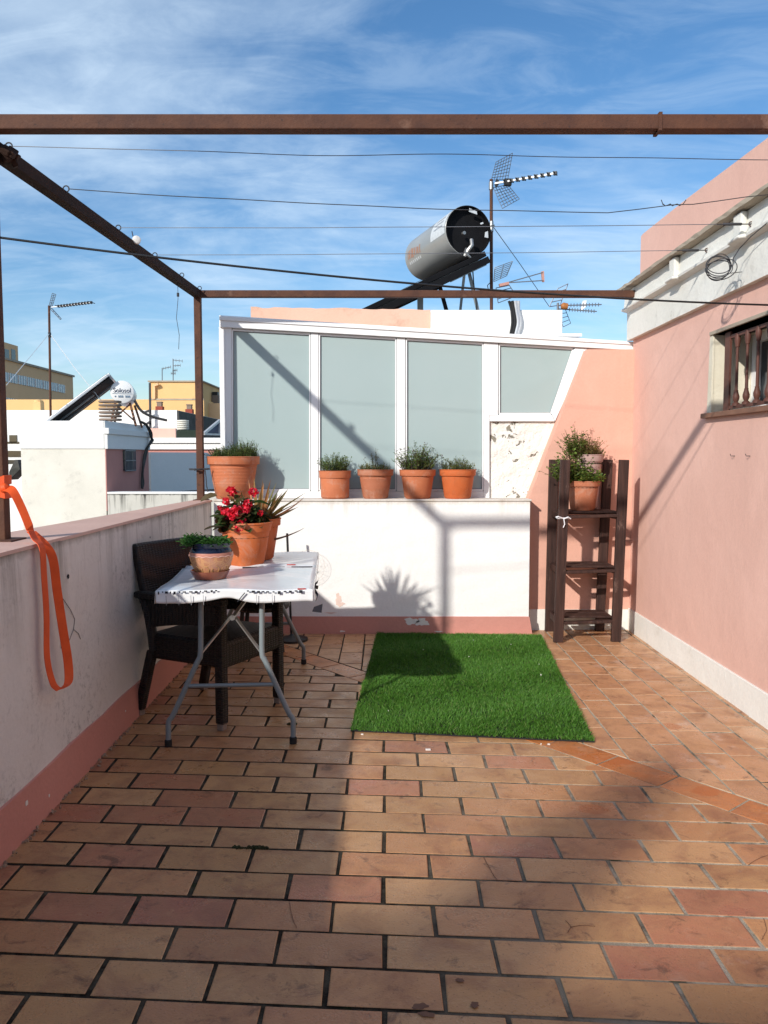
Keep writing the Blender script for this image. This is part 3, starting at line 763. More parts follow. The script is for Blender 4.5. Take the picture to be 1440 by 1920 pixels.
b.lathe([(0, -.011), (.017, -.011), (.024, -.007), (.024, .007), (.017, .011), (0, .011)], p, 20, 0, Euler((R(80), 0, R(25))).to_matrix().to_4x4()); pu = b.build('pulley', m_bare, t, smooth=True)
b = MB(); b.tube([p + Vector((-.02, 0, .02)), p + Vector((-.026, 0, .05))], .003, 6); b.build('pulley_pin', m_wire, t)
b = MB(); p = at(373, 880, 6.2); b.tube([p + Vector((-.075, -.0, .001)), p + Vector((0, -.03, 0)), p + Vector((.085, -.005, .004))], .007, 6)
b.tube([p + Vector((-.03 + .06 * (k % 2), -.035, .01 * math.sin(k))) for k in range(5)], .004, 6)
b.tube([p + Vector((.05, -.02, 0)), p + Vector((.058, -.02, -.06)), p + Vector((.062, -.02, -.13)), p + Vector((.072, -.02, -.175))], .004, 6)
b.build('twisted_wire_tie', m_wire, t)

# ------------------------------------------------------------------ clothes lines and cables
def sagline(a, c, sag, n=28, wob=0, seed=1):
    rnd = random.Random(seed); a, c = Vector(a), Vector(c); ph = rnd.random() * 6; pts = []
    for i in range(n + 1):
        u = i / n; p = a.lerp(c, u); p.z -= sag * 4 * u * (1 - u) - wob * math.sin(u * math.pi) * (math.sin(u * 11 + ph) + .6 * math.sin(u * 23 + ph * 2)); pts.append(p)
    return pts
GW = 'clothes lines strung across the terrace'
def wire(label, pts, r, mat=m_wire, name='clothes_line', cat='clothes line', group=GW, twist=None):
    b = MB(); b.tube(pts, r, 6)
    if twist:
        for i in twist:
            p = pts[i]; d = (pts[i + 1] - pts[i]).normalized()
            b.tube([p + d * (.012 * k - .05) + Vector((0, .004 * math.sin(k * 2.2), .005 * math.cos(k * 2.2))) for k in range(9)], r * 1.2, 5)
            b.tube([p - d * .05, p - d * .06 + Vector((0, 0, .025))], r, 5); b.tube([p + d * .05, p + d * .065 + Vector((0, 0, .022))], r, 5)
    return tag(b.build(name, mat, smooth=True), label, cat, group)
a0 = HK[3.33] + Vector((.01, 0, 0))
wire('wavy thin clothes line closest to the front beam, topmost of the lines', sagline(a0, (RX + .03, 3.33, 2.60), .012, 60, .006, 3), .0016, m_wire_lt)
pts = sagline(HK[3.86] + Vector((.01, 0, 0)), at(1140, 399, 3.94), .018, 40, .002, 5)
pts += [at(1200, 392, 3.95), at(1262, 384, 3.96), at(1300, 383, 3.97), at(1345, 377, 3.98), at(1400, 369, 3.99), at(1452, 364, 3.995), Vector((RX + .035, 4.0, 2.745))]
wire('dark clothes line with a twisted splice in front of the pink house parapet', pts, .0021, m_wire, twist=[42])
h3, h4 = Vector((RX - .064, 4.26, 2.607)), Vector((RX - .064, 4.83, 2.617))
def turnbuckle_line(label, a, h, seed):
    root = thing('clothes_line', label, 'clothes line', tuple(a), GW)
    d = (a - h).normalized(); e0, e1 = h + d * .045, h + d * .145
    b = MB(); b.tube(sagline(a, e1 + d * .03, .006, 30, .0008, seed), .0018, 6); b.build('wire', m_wire_lt, root, smooth=True)
    b = MB(); b.tube([e1 + d * .03, e1, e1 - d * .005, e0 + d * .005, e0, h], [.003, .003, .0075, .0075, .003, .003], 7); b.build('turnbuckle', m_wire, root, smooth=True)
    b = MB(); up = Vector((0, 0, 1)); b.tube([h + d * (.012 * math.cos(k)) + up * (.012 * math.sin(k)) for k in [i * math.pi / 6 for i in range(12)]], .003, 6, closed=True); b.bar(h, h + Vector((.03, 0, 0)), .008, .008); b.build('eye_bolt', m_rust, root)
turnbuckle_line('thin clothes line tightened by a turnbuckle beside the larger corbel and wire coil', HK[4.52] + Vector((.01, 0, 0)), h3, 7)
turnbuckle_line('thin clothes line tightened by a turnbuckle at the far corbel, lowest of the lines', HK[5.14] + Vector((.01, 0, 0)), h4, 9)
wire('thick black cable sagging from the near post to the pink house', sagline((NP.x + .026, 3.235, 2.265), (RX + .02, 4.05, 2.15), .045, 40), .0048, m_black, 'cable', 'cable', None)
p = beam_pt(5.72) + Vector((0, 0, -.03)); e = at(335, 655, 5.72)
b = MB(); b.tube([p, p + Vector((0, 0, -.1)), p + Vector((-.006, 0, -.16)), Vector((e.x - .012, 5.72, e.z + .22)), Vector((e.x + .006, 5.72, e.z + .1)), e], .0019, 6)
b.tube([p + Vector((0, 0, -.06)), p + Vector((0, 0, -.085))], .009, 8)
tag(b.build('hanging_wire', m_wire, smooth=True), 'loose end of wire dangling from the rusty side beam', 'wire')
# coil of wire hung under the corbel
b = MB(); rnd = random.Random(8); cc = at(1350, 503, 4.36); HD = Vector((.93, -.36, 0))
for k in range(6):
    rx, rz = rnd.uniform(.052, .070), rnd.uniform(.046, .066); ox, oz = rnd.uniform(-.015, .02), rnd.uniform(-.018, .018); ph = rnd.random() * 6
    b.tube([cc + HD * (ox + rx * math.cos(a) * 1.1) + Vector((0, .02 * math.sin(a + ph), oz + rz * math.sin(a))) for a in [i * math.pi / 14 for i in range(28)]], .0026, 5, closed=True)
b.tube([cc + HD * .062, cc + HD * .066 + Vector((0, 0, .05)), cc + HD * .075 + Vector((.01, -.02, .09)), cc + Vector((.085, -.16, .12)), cc + Vector((.095, -.34, .15)), cc + Vector((.10, -.55, .16))], .0026, 5)
b.tube([cc + HD * .05 + Vector((0, 0, -.03)), cc + HD * .11 + Vector((0, 0, -.028))], .002, 5)
tag(b.build('wire_coil', m_wire, smooth=True), 'coil of dark wire hanging from the cornice above the barred window', 'wire coil')

# ------------------------------------------------------------------ orange webbing strap on the near post
def ribbon(b, pts, wdir, w):
    vs, fs = [], []
    for p, d in zip(pts, wdir):
        d = Vector(d).normalized(); vs += [Vector(p) - d * w / 2, Vector(p) + d * w / 2]
    for i in range(len(pts) - 1): fs.append((2 * i, 2 * i + 1, 2 * i + 3, 2 * i + 2))
    b.add(vs, fs)
t = thing('orange_strap', 'orange webbing strap tied round the near rusty post and dangling over the parapet', 'strap', (NP.x, NP.y, 1.28))
b = MB(); hw = .030
for zc, tilt in ((1.293, .012), (1.255, -.008)):
    lp = [Vector((NP.x + sx * hw, NP.y + sy * hw, zc + tilt * sx)) for sx, sy in ((-1, -1), (0, -1.03), (1, -1), (1.03, 0), (1, 1), (0, 1.03), (-1, 1), (-1.03, 0), (-1, -1))]
    ribbon(b, lp, [(0, 0, 1)] * len(lp), .036)
o = b.build('wrap', m_strap, t); sm = o.modifiers.new('solid', 'SOLIDIFY'); sm.thickness = .003; sm.offset = 1
b = MB()
k0 = Vector((NP.x + .035, NP.y - .035, 1.272))
b.lathe([(0, -.02), (.016, -.014), (.021, 0), (.015, .014), (0, .02)], k0, 12, 0, Euler((R(20), R(70), 0)).to_matrix().to_4x4())
b.build('knot', m_strap, t, smooth=True)
iy = lambda y: inn(y) + .02
b = MB()
V = lambda x, y, z: Vector((x, y, z))
pa = smoothpath([k0, V(-1.475, 3.17, 1.262), V(-1.43, 3.15, 1.19), V(-1.375, 3.12, 1.085), V(-1.335, 3.10, 1.045), V(-1.325, 3.09, .93), V(-1.318, 3.085, .78), V(-1.31, 3.06, .62), V(-1.295, 3.07, .515), V(-1.283, 3.10, .478)])
wd = []
for i, p in enumerate(pa):
    u = i / (len(pa) - 1); wd.append((.15 + .6 * max(0, .3 - u), 1.0, .25 * max(0, .4 - u)) if u > .3 else (.35, .75, .55))
ribbon(b, pa, wd, .038)
pb2 = smoothpath([V(-1.40, 3.155, 1.10), V(-1.345, 3.15, 1.05), V(-1.322, 3.165, .99), V(-1.315, 3.18, .86), V(-1.30, 3.19, .70), V(-1.287, 3.20, .56), V(-1.277, 3.17, .485), V(-1.283, 3.10, .478)])
ribbon(b, pb2, [(.55, .85, 0)] * len(pb2), .040)
o = b.build('loop', m_strap, t); sm = o.modifiers.new('solid', 'SOLIDIFY'); sm.thickness = .0025

# ------------------------------------------------------------------ artificial turf mat
t = thing('turf_mat', 'rectangular green artificial turf mat laid on the tiled terrace floor', 'turf mat', (.5, 5.0, 0))
Q = [Vector((-.170, 3.975, 0)), Vector((1.030, 3.815, 0)), Vector((1.222, 6.13, 0)), Vector((-.055, 6.205, 0))]
b = MB(); b.prism([p + Vector((0, 0, .002)) for p in Q], (0, 0, .006)); b.build('backing', m_blackrub, t)
rng = np.random.default_rng(5); NB = 95000
u, v = rng.random(NB), rng.random(NB)
Qa = np.array([[p.x, p.y] for p in Q])
xy = (Qa[0] * (1 - u)[:, None] + Qa[1] * u[:, None]) * (1 - v)[:, None] + (Qa[3] * (1 - u)[:, None] + Qa[2] * u[:, None]) * v[:, None]
# tufts: pull blades to a fine lattice of stitches
ang = rng.random(NB) * 2 * np.pi; lean = rng.normal(0, .009, (NB, 2)) + np.array([.001, -.005]) + .005 * np.stack([np.sin(xy[:, 0] * 9 + xy[:, 1] * 4), np.sin(xy[:, 1] * 8 - xy[:, 0] * 3)], 1)
hgt = rng.uniform(.014, .023, NB) + .003 * np.sin(xy[:, 0] * 17) * np.sin(xy[:, 1] * 13); wid = rng.uniform(.0016, .0028, NB)
verts = np.zeros((NB, 3, 3)); dx, dy = np.cos(ang) * wid, np.sin(ang) * wid
verts[:, 0, 0], verts[:, 0, 1], verts[:, 0, 2] = xy[:, 0] - dx, xy[:, 1] - dy, .007
verts[:, 1, 0], verts[:, 1, 1], verts[:, 1, 2] = xy[:, 0] + dx, xy[:, 1] + dy, .007
verts[:, 2, 0], verts[:, 2, 1], verts[:, 2, 2] = xy[:, 0] + lean[:, 0], xy[:, 1] + lean[:, 1], .007 + hgt
verts = verts.reshape(-1, 3) - np.array([.5, 5.0, 0])
me = bpy.data.meshes.new('turf_pile'); me.vertices.add(NB * 3); me.vertices.foreach_set('co', verts.ravel())
me.loops.add(NB * 3); me.loops.foreach_set('vertex_index', np.arange(NB * 3, dtype=np.int32))
me.polygons.add(NB); me.polygons.foreach_set('loop_start', np.arange(0, NB * 3, 3, dtype=np.int32))
me.update(calc_edges=True)
cs = np.array([[.068, .19, .020], [.088, .23, .028], [.12, .28, .04], [.046, .14, .016], [.22, .30, .09]])[rng.choice(5, NB, p=[.32, .30, .16, .18, .04])]
ca = me.color_attributes.new('Col', 'FLOAT_COLOR', 'CORNER'); ca.data.foreach_set('color', np.repeat(np.concatenate([cs, np.ones((NB, 1))], 1), 3, axis=0).ravel().astype(np.float32))
me.materials.append(m_turf)
o = bpy.data.objects.new('turf_pile', me); COL.objects.link(o); o.parent = t; o['kind'] = 'stuff'
# crumbs of plaster on and beside the mat
b = MB(); rnd = random.Random(4)
for k in range(9):
    y = rnd.uniform(3.7, 5.9); x = rnd.choice([rnd.uniform(-.1, 1.1), rnd.uniform(.2, 1.1)]); z = .03 if y > 3.95 else .003; s = rnd.uniform(.002, .005)
    M = Matrix.Translation((x, y, z)) @ Euler((rnd.random() * 3, rnd.random() * 3, rnd.random() * 3)).to_matrix().to_4x4(); b.box((-s, -s * .6, -s * .4), (s, s * .6, s * .4), 0, M)
for (x, y, s) in ((.21, 3.72, .012), (-.11, 3.93, .006), (.8, 3.79, .006)):
    b.box((x - s, y - s * .5, .001), (x + s, y + s * .5, .006))
tag(b.build('plaster_crumbs', m_bare), 'white crumbs of plaster scattered over the turf mat', 'plaster crumbs', kind='stuff')

# ------------------------------------------------------------------ folding table and its oilcloth
TO = Vector((-.762, 4.538, 0)); TR = math.atan(.066)
t = thing('folding_table', 'folding table on grey splayed tubular legs standing under the white oilcloth', 'folding table', tuple(TO))
TM = Matrix.Translation(TO) @ Matrix.Rotation(TR, 4, 'Z')
L2, W2, TZ = .745, .362, .752
b = MB(); b.box((-W2, -L2, TZ - .035), (W2, -.004, TZ), 0, TM); b.box((-W2, .004, TZ - .035), (W2, L2, TZ), 0, TM); b.build('tabletop', m_tabletop, t, bevel=.01, seg=3)
def bend(P, n=5): return smoothpath([Vector(p) for p in P], n)
LX = -.030
for sy in (-1, 1):
    y0, y1 = sy * (L2 - .09), sy * (L2 + .005)
    yy = lambda z: y1 + (y0 - y1) * z / .72
    for sx in (-1, 1):
        P = [(sx * .148 + LX, yy(.715), .715), (sx * .148 + LX, yy(.55), .55), (sx * .150 + LX, yy(.43), .43), (sx * .168 + LX, yy(.39), .39), (sx * .270 + LX, yy(.165), .165), (sx * .298 + LX, yy(.12), .12), (sx * .300 + LX, yy(.08), .08), (sx * .300 + LX, yy(.012), .012)]
        b = MB(); b.tube([TM @ p for p in bend(P, 4)], .0135, 12); lg = b.build('leg', m_steel, t, smooth=True)
        b = MB(); b.lathe([(0, 0), (.018, 0), (.018, .03), (.0135, .034)], TM @ Vector((sx * .300 + LX, yy(.012), .001)), 12); b.build('rubber_foot', m_blackrub, lg, smooth=True)
    b = MB(); b.tube([TM @ Vector((-.215 + LX, yy(.285), .285)), TM @ Vector((.215 + LX, yy(.285), .285))], .0105, 10); b.build('crossbar', m_steel, t, smooth=True)
    b = MB(); hub = Vector((LX, yy(.6) - sy * .06, .60))
    for sx in (-1, 1): b.bar(TM @ Vector((sx * .146 + LX, yy(.44), .44)), TM @ (hub + Vector((sx * .012, 0, 0))), .018, .007)
    b.bar(TM @ hub, TM @ Vector((.06, sy * .28, .715)), .02, .008); b.lathe([(0, -.018), (.014, -.018), (.014, .018), (0, .018)], TM @ hub, 10, 0, Euler((R(90), 0, 0)).to_matrix().to_4x4()); b.build('brace', m_chrome, t)
# oilcloth with a scalloped skirt
t = thing('tablecloth', 'glossy white oilcloth with dark dashes along its edge draped over the folding table', 'tablecloth', (TO.x, TO.y, .75))
b = MB(); CW, CL2, nx, ny = W2 + .010, L2 + .012, 30, 56; rnd = random.Random(6)
def clothz(x, y):
    fold = -.010 * math.exp(-((y - .02) / .012) ** 2) + .010 * math.exp(-((y - .07) / .045) ** 2) + .006 * math.exp(-((y + .06) / .05) ** 2)
    w = .0045 * math.sin(x * 9 + y * 5) * math.sin(y * 7 + 1) + .003 * math.sin(x * 17 - y * 11)
    return TZ + .008 + max(0, fold) + min(0, fold) + w * .8
vs = [TM @ Vector((-CW + 2 * CW * i / nx, -CL2 + 2 * CL2 * j / ny, clothz(-CW + 2 * CW * i / nx, -CL2 + 2 * CL2 * j / ny))) for j in range(ny + 1) for i in range(nx + 1)]
b.add(vs, [(j * (nx + 1) + i, j * (nx + 1) + i + 1, (j + 1) * (nx + 1) + i + 1, (j + 1) * (nx + 1) + i) for j in range(ny) for i in range(nx)])
o = b.build('top_sheet', m_cloth, t, smooth=True); sm = o.modifiers.new('solid', 'SOLIDIFY'); sm.thickness = .0015
def skirt(edge, outv, drop):
    b = MB(); n, m = 120, 5; vs = []
    for i in range(n + 1):
        u = i / n; p = edge(u)
        for j in range(m + 1):
            w = j / m; d = drop(u) * w
            vs.append(TM @ (p + Vector(outv) * (.004 + .006 * w * math.sin(u * 37 + .5) * (.4 + .6 * math.sin(u * 9 + 2 * math.sin(u * 5))) + .004 * w) + Vector((0, 0, -d))))
    b.add(vs, [(i * (m + 1) + j, i * (m + 1) + j + 1, (i + 1) * (m + 1) + j + 1, (i + 1) * (m + 1) + j) for i in range(n) for j in range(m)])
    o = b.build('skirt', m_cloth, t, smooth=True); sm = o.modifiers.new('solid', 'SOLIDIFY'); sm.thickness = .0015
drop = lambda u: .056 + .003 * math.sin(u * 13) - .016 * math.exp(-((u - .46) / .09) ** 2)
ez = lambda x, y: clothz(x, y) - .0005
skirt(lambda u: Vector((-CW + 2 * CW * u, -CL2, ez(-CW + 2 * CW * u, -CL2))), (0, -1, 0), drop)
skirt(lambda u: Vector((CW, -CL2 + 2 * CL2 * u, ez(CW, -CL2 + 2 * CL2 * u))), (1, 0, 0), lambda u: .030 + .012 * math.sin(u * 17) * math.sin(u * 5 + 1) + .03 * max(0, 1 - u * 8))
skirt(lambda u: Vector((-CW, -CL2 + 2 * CL2 * u, ez(-CW, -CL2 + 2 * CL2 * u))), (-1, 0, 0), lambda u: .06 + .01 * math.sin(u * 15))
skirt(lambda u: Vector((-CW + 2 * CW * u, CL2, ez(-CW + 2 * CW * u, CL2))), (0, 1, 0), lambda u: .05)
b = MB(); b2 = MB(); x = -CW + .012
while x < CW - .06:
    w = rnd.choice([.006, .010, .016, .014]); h = rnd.choice([.005, .006, .009, .013])
    u = (x + CW) / (2 * CW)
    if not .40 < u < .56:
        zt = ez(x, -CL2); (b if u < .5 else b2).box((x, -CL2 - .0185, zt - h), (x + w, -CL2 - .016, zt + .001), 0, TM)
    x += w + rnd.uniform(.006, .016)
b2.bar(TM @ Vector((.048, -CL2 - .018, TZ - .002)), TM @ Vector((.012, -CL2 - .02, TZ - .045)), .005, .004)
b.build('printed_dashes', m_clothmark, t); b2.build('printed_dashes', m_clothmark, t)
for k in range(6):
    x = -CW + .05 + k * .058 if k < 4 else CW - .27 + (k - 4) * .075
    b = MB(); b.bar(TM @ Vector((x, -CL2 - .0195, TZ - .012)), TM @ Vector((x + .002, -CL2 - .0195, TZ - .058)), .0018, .003, 0, (0, 1, 0)); b.build('pressed_crease', m_crease, t)
b = MB(); b.box((CW - .075, -CL2 - .004, TZ + .0082), (CW - .035, -CL2 + .008, TZ + .0125), 0, TM); b.build('red_print', m_redmark, t); b = MB(); b.box((CW - .17, .045, TZ + .017), (CW - .12, .055, TZ + .021), 0, TM); b.build('red_print', m_redmark, t)
b = MB(); P = [TM @ Vector((CW + .012 + .010 * math.sin(k * 1.9), -CL2 + .02 + .035 * k, TZ - .006 - .010 * math.cos(k * 1.3) - .012 * max(0, 3 - k))) for k in range(9)]
ribbon(b, P, [(0.2, .2, 1)] * 9, .016); b.prism([TM @ Vector((CW + .004, -CL2 - .012, TZ - .075)), TM @ Vector((CW + .045, -CL2 - .008, TZ - .062)), TM @ Vector((CW + .040, -CL2 - .008, TZ - .105)), TM @ Vector((CW - .006, -CL2 - .012, TZ - .098))], (0, .004, 0)); b.build('torn_dark_hem', m_clothmark, t)
for k0, k1 in ((0, 3), (4, 6), (7, 10)):  # dark strips stand in for the shadow in the cloth's middle fold
    b = MB()
    for k in range(k0, k1): x = -.05 + k * .04; b.box((x, .016, TZ + .002), (x + .041, .019, TZ + .0125), 0, TM)
    b.build('fold_shadow', m_clothmark, t)

# ------------------------------------------------------------------ wicker armchair
m_foot = simple('worn_foot_cap', (.30, .24, .20), (.2, .16, .13), sc=30)
def chair(loc, rz, label):
    t = thing('wicker_armchair', label, 'armchair', (0, 0, 0))
    b = MB(); b.box((-.235, -.255, .315), (.285, .255, .455)); b.build('seat', m_wicker, t, bevel=.025, seg=3)
    b = MB(); n, m = 10, 8; vs = []
    for k in (0, 1):
        for i in range(n + 1):
            z = .515 + (.925 - .515) * i / n
            for j in range(m + 1):
                y = -.245 + .49 * j / m; x = -.215 - .095 * (i / n) - .02 * (1 - (y / .245) ** 2) - (.045 if k else 0)
                vs.append((x, y, z))
    o2 = (n + 1) * (m + 1); fs = []
    for k in (0, 1):
        for i in range(n):
            for j in range(m):
                a = k * o2 + i * (m + 1) + j; fs.append((a, a + 1, a + m + 2, a + m + 1))
    for i in range(n): fs += [(i * (m + 1), (i + 1) * (m + 1), o2 + (i + 1) * (m + 1), o2 + i * (m + 1)), (i * (m + 1) + m, (i + 1) * (m + 1) + m, o2 + (i + 1) * (m + 1) + m, o2 + i * (m + 1) + m)]
    for j in range(m): fs += [(j, j + 1, o2 + j + 1, o2 + j), (n * (m + 1) + j, n * (m + 1) + j + 1, o2 + n * (m + 1) + j + 1, o2 + n * (m + 1) + j)]
    b.add(vs, fs); b.build('backrest', m_wicker, t, bevel=.012, seg=3)
    for s in (-1, 1):
        b = MB(); b.bar((.262, s * .252, .034), (.262, s * .252, .655), .050, .050, 0, (0, 1, 0)); l = b.build('leg', m_wicker, t, bevel=.008)
        b = MB(); b.box((.243, s * .252 - .019, .001), (.281, s * .252 + .019, .055)); b.build('foot', m_foot, l, bevel=.003)
        b = MB(); b.bar((-.205, s * .245, .36), (-.285, s * .262, .035), .048, .044, 0, (0, 1, 0)); l = b.build('leg', m_wicker, t, bevel=.008)
        b = MB(); b.box((-.302, s * .262 - .018, .001), (-.268, s * .262 + .018, .036)); b.build('foot', m_foot, l, bevel=.003)
        b = MB(); b.tube(smoothpath([Vector((-.19, s * .248, .36)), Vector((-.205, s * .248, .47)), Vector((-.235, s * .25, .60)), Vector((-.27, s * .25, .66))], 4), .026, 8); b.build('back_stile', m_wicker, t, smooth=True)
        b = MB(); b.box((-.30, s * .252 - .032, .640), (.292, s * .252 + .032, .678)); b.build('armrest', m_wicker, t, bevel=.012, seg=3)
        b = MB(); arch = [(-.225, .645), (.24, .645), (.24, .545)] + [(.24 - .43 * k / 8, .535 - .045 * (k / 8) ** 2) for k in range(1, 9)]
        b.prism([Vector((x, s * .252 - .014, z)) for x, z in arch], (0, .028, 0)); b.build('side_panel', m_wicker, t)
    t.location = loc; t.rotation_euler = (0, 0, rz)
    return t
chair((-.948, 4.345, 0), R(-27), 'dark brown wicker armchair pushed between the parapet and the white table')

# low dark stool farther under the table
t = thing('low_stool', 'low dark round stool tucked under the far half of the table', 'stool', (-.86, 5.50, 0))
b = MB(); b.lathe([(0, .345), (.19, .345), (.205, .36), (.205, .385), (.19, .402), (0, .408)], (-.86, 5.50, 0), 32); b.build('seat', m_wicker, t, smooth=True)
for a in (45, 135, 225, 315):
    c, s = math.cos(R(a)), math.sin(R(a)); b = MB(); b.tube([(-.86 + .15 * c, 5.5 + .15 * s, .35), (-.86 + .19 * c, 5.5 + .19 * s, .0)], .015, 8); b.build('leg', m_black, t, smooth=True)
# small fan on a black pole
t = thing('pole_fan', 'pale round wire cage held by a black pole behind the table', 'pole fan', (-.70, 5.98, 0))
b = MB(); b.lathe([(0, 0), (.12, 0), (.12, .015), (.03, .035), (.012, .05), (0, .05)], (-.70, 6.0, 0), 24); b.build('base', m_black, t, smooth=True)
b = MB(); b.tube([(-.705, 6.0, .04), (-.735, 6.03, .815)], .009, 10); b.build('pole', m_black, t, smooth=True)
b = MB(); fc = Vector((-.585, 6.165, .545)); rad = .125
for rr in (.125, .10, .075, .05):
    b.tube([fc + Vector((rr * math.cos(a), -.03 * (1 - (rr / rad) ** 2), rr * math.sin(a))) for a in [k * math.pi / 16 for k in range(32)]], .0006 if rr < .12 else .0012, 4, closed=True)
for k in range(14):
    a = k * math.pi / 7; b.tube([fc + Vector((0, -.03, 0)), fc + Vector((.08 * math.cos(a), -.02, .08 * math.sin(a))), fc + Vector((rad * math.cos(a), 0, rad * math.sin(a)))], .0006, 4)
b.tube([Vector((-.722, 6.02, .55)), fc + Vector((0, -.03, 0))], .004, 6)
b.build('wire_cage', simple('pale_cage_wire', (.74, .68, .60), rough=.5), t)

# ------------------------------------------------------------------ plants
def leaf(b, p, d, up, L, W, col, fold=.25, curl=0):
    d = Vector(d).normalized(); s = d.cross(Vector(up))
    if s.length < .05: s = d.cross(Vector((1, .3, 0)))
    s.normalize(); n = s.cross(d).normalized()
    p = Vector(p); m = p + d * L * .5 - n * fold * W * .5
    b.add([p, m + s * W * .5 + n * fold * W, p + d * L - n * curl * L, m - s * W * .5 + n * fold * W, m], [(0, 1, 4), (1, 2, 4), (2, 3, 4), (3, 0, 4)], 0, col)
def vary(c, r, k=.25):
    f = 1 + r.uniform(-k, k); return (c[0] * f * (1 + r.uniform(-.15, .15)), c[1] * f, c[2] * f * (1 + r.uniform(-.2, .2)))
def rdir(r, lean):
    a = r.uniform(0, 2 * math.pi); l = abs(r.gauss(0, lean)); return Vector((math.cos(a) * l, math.sin(a) * l, 1)).normalized()
def herb(parent, c, rad, stems, hmin, hmax, lean, L, W, cols, stemcol, seed, per=9, bias=(0, 0), name='foliage', tips=None, start=.25, dens=None):
    r = random.Random(seed); b = MB()
    for k in range(stems):
        a = r.uniform(0, 2 * math.pi); q = rad * math.sqrt(r.random()); p = Vector(c) + Vector((q * math.cos(a), q * math.sin(a), 0))
        d = rdir(r, lean) + Vector((math.cos(a) * q / rad * lean * .8 + bias[0], math.sin(a) * q / rad * lean * .8 + bias[1], 0)); d.normalize()
        h = r.uniform(hmin, hmax) * (1.1 - .35 * (q / rad) ** 2); n = 5; pts = [p]; dd = d.copy()
        for i in range(n):
            dd = (dd + Vector((r.gauss(0, .14), r.gauss(0, .14), r.gauss(0, .05)))).normalized(); pts.append(pts[-1] + dd * h / n)
        b.tube(pts, [.0022, .002, .0018, .0016, .0013, .001], 3, cap=False, col=vary(stemcol, r))
        for i in range(per):
            u = r.uniform(start, 1.0); f = u * n; i0 = min(n - 1, int(f)); q2 = pts[i0].lerp(pts[i0 + 1], f - i0)
            aa = r.uniform(0, 2 * math.pi); ld = Vector((math.cos(aa), math.sin(aa), r.uniform(-.2, .9)))
            tw = Vector((r.gauss(0, .006), r.gauss(0, .006), r.gauss(0, .004)))
            leaf(b, q2 + tw, ld, (r.gauss(0, .3), r.gauss(0, .3), 1), L * r.uniform(.6, 1.25), W * r.uniform(.7, 1.2), vary(r.choice(cols), r))
        if tips and r.random() < tips[0]:
            for i in range(5): leaf(b, pts[-1] + Vector((r.gauss(0, .006), r.gauss(0, .006), r.gauss(0, .008))), (r.gauss(0, 1), r.gauss(0, 1), r.gauss(0, 1)), (0, 0, 1), .012, .009, vary(tips[1], r))
    return b.build(name, m_leaf, parent, fixn=False)
GRN = [(0.133, 0.212, 0.050), (0.177, 0.265, 0.062), (0.098, 0.168, 0.044), (0.248, 0.300, 0.088)]
GRN2 = [(0.087, 0.189, 0.043), (0.131, 0.261, 0.051), (0.065, 0.145, 0.032)]
OLV = [(0.177, 0.204, 0.071), (0.248, 0.248, 0.088), (0.142, 0.168, 0.062), (0.300, 0.265, 0.106)]
def pot_mesh(b, c, rb, rt, h, rim, lip=.008, n=44, ridges=0, mi=0, chamf=.012):
    rw = lambda z: rb + (rt - lip - rb) * z / h
    pr = [(0, .002), (rb - chamf, 0), (rb, chamf)]
    zt = h - rim
    if ridges:
        z0, z1 = h * .35, zt - .02
        for k in range(ridges):
            z = z0 + (z1 - z0) * k / ridges; dz = (z1 - z0) / ridges
            pr += [(rw(z), z), (rw(z) + .0022, z + dz * .5), (rw(z), z + dz * .96)]
    pr += [(rw(zt), zt - .003), (rt - .003, zt), (rt - .001, zt + .004), (rt + .001, h - .008), (rt + .004, h - .006), (rt + .004, h - .001), (rt, h), (rt - .008, h), (rt - .012, h - .02), (rw(h * .86) - .006, h * .86), (0, h * .86)]
    b.lathe(pr, c, n, mi)
GP = 'potted herbs in a row on the low wall ledge'
def potted(label, c, rb, rt, h, mat, rim=.05, ridges=0, group=None, name='potted_plant', cat='potted plant'):
    t = thing(name, label, cat, tuple(c), group)
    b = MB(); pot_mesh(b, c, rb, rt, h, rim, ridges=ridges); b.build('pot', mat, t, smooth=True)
    b = MB(); b.lathe([(rt * .9, -.03), (rt * .86, .0), (rt * .5, .008), (0, .012)], Vector(c) + Vector((0, 0, h * .90)), 24); b.build('soil', m_soil, t, smooth=True)
    return t, Vector(c) + Vector((0, 0, h * .92))
LZ = 1.062
c = Vector((at(628, 900, 6.37).x, 6.37, LZ)); t, s = potted('straight sided terracotta pot with a dense bushy herb, first of the ledge row', c, .112, .126, .222, m_pot_a, .058, 0, GP)
herb(t, s, .095, 120, .07, .165, .30, .020, .009, GRN + [(.2, .24, .11)], (.10, .10, .04), 11, 11, (-.08, 0))
c = Vector((at(704, 900, 6.37).x, 6.37, LZ)); t, s = potted('faded terracotta pot with sparse thin sprouts and two tall stalks', c, .100, .143, .232, m_pot_b, .048, 9, GP)
herb(t, s, .12, 130, .03, .075, .35, .026, .006, OLV, (.10, .10, .04), 12, 5)
herb(t, s, .10, 9, .11, .18, .22, .016, .007, OLV, (.09, .08, .05), 13, 7, (-.15, 0), 'tall_stalks', (.8, (.16, .16, .10)), .4)
c = Vector((at(783, 900, 6.37).x, 6.37, LZ)); t, s = potted('terracotta pot with the largest spreading leafy bush of the ledge row', c, .104, .144, .230, m_pot_a, .048, 0, GP)
herb(t, s, .11, 150, .08, .24, .42, .021, .011, GRN + [(.16, .19, .06)], (.09, .07, .05), 14, 11, (.03, -.05), tips=(.3, (.15, .10, .08)))
c = Vector((at(858, 900, 6.37).x, 6.37, LZ)); t, s = potted('bright orange pot with short thin herb, last of the ledge row', c, .106, .144, .232, m_pot_c, .050, 0, GP)
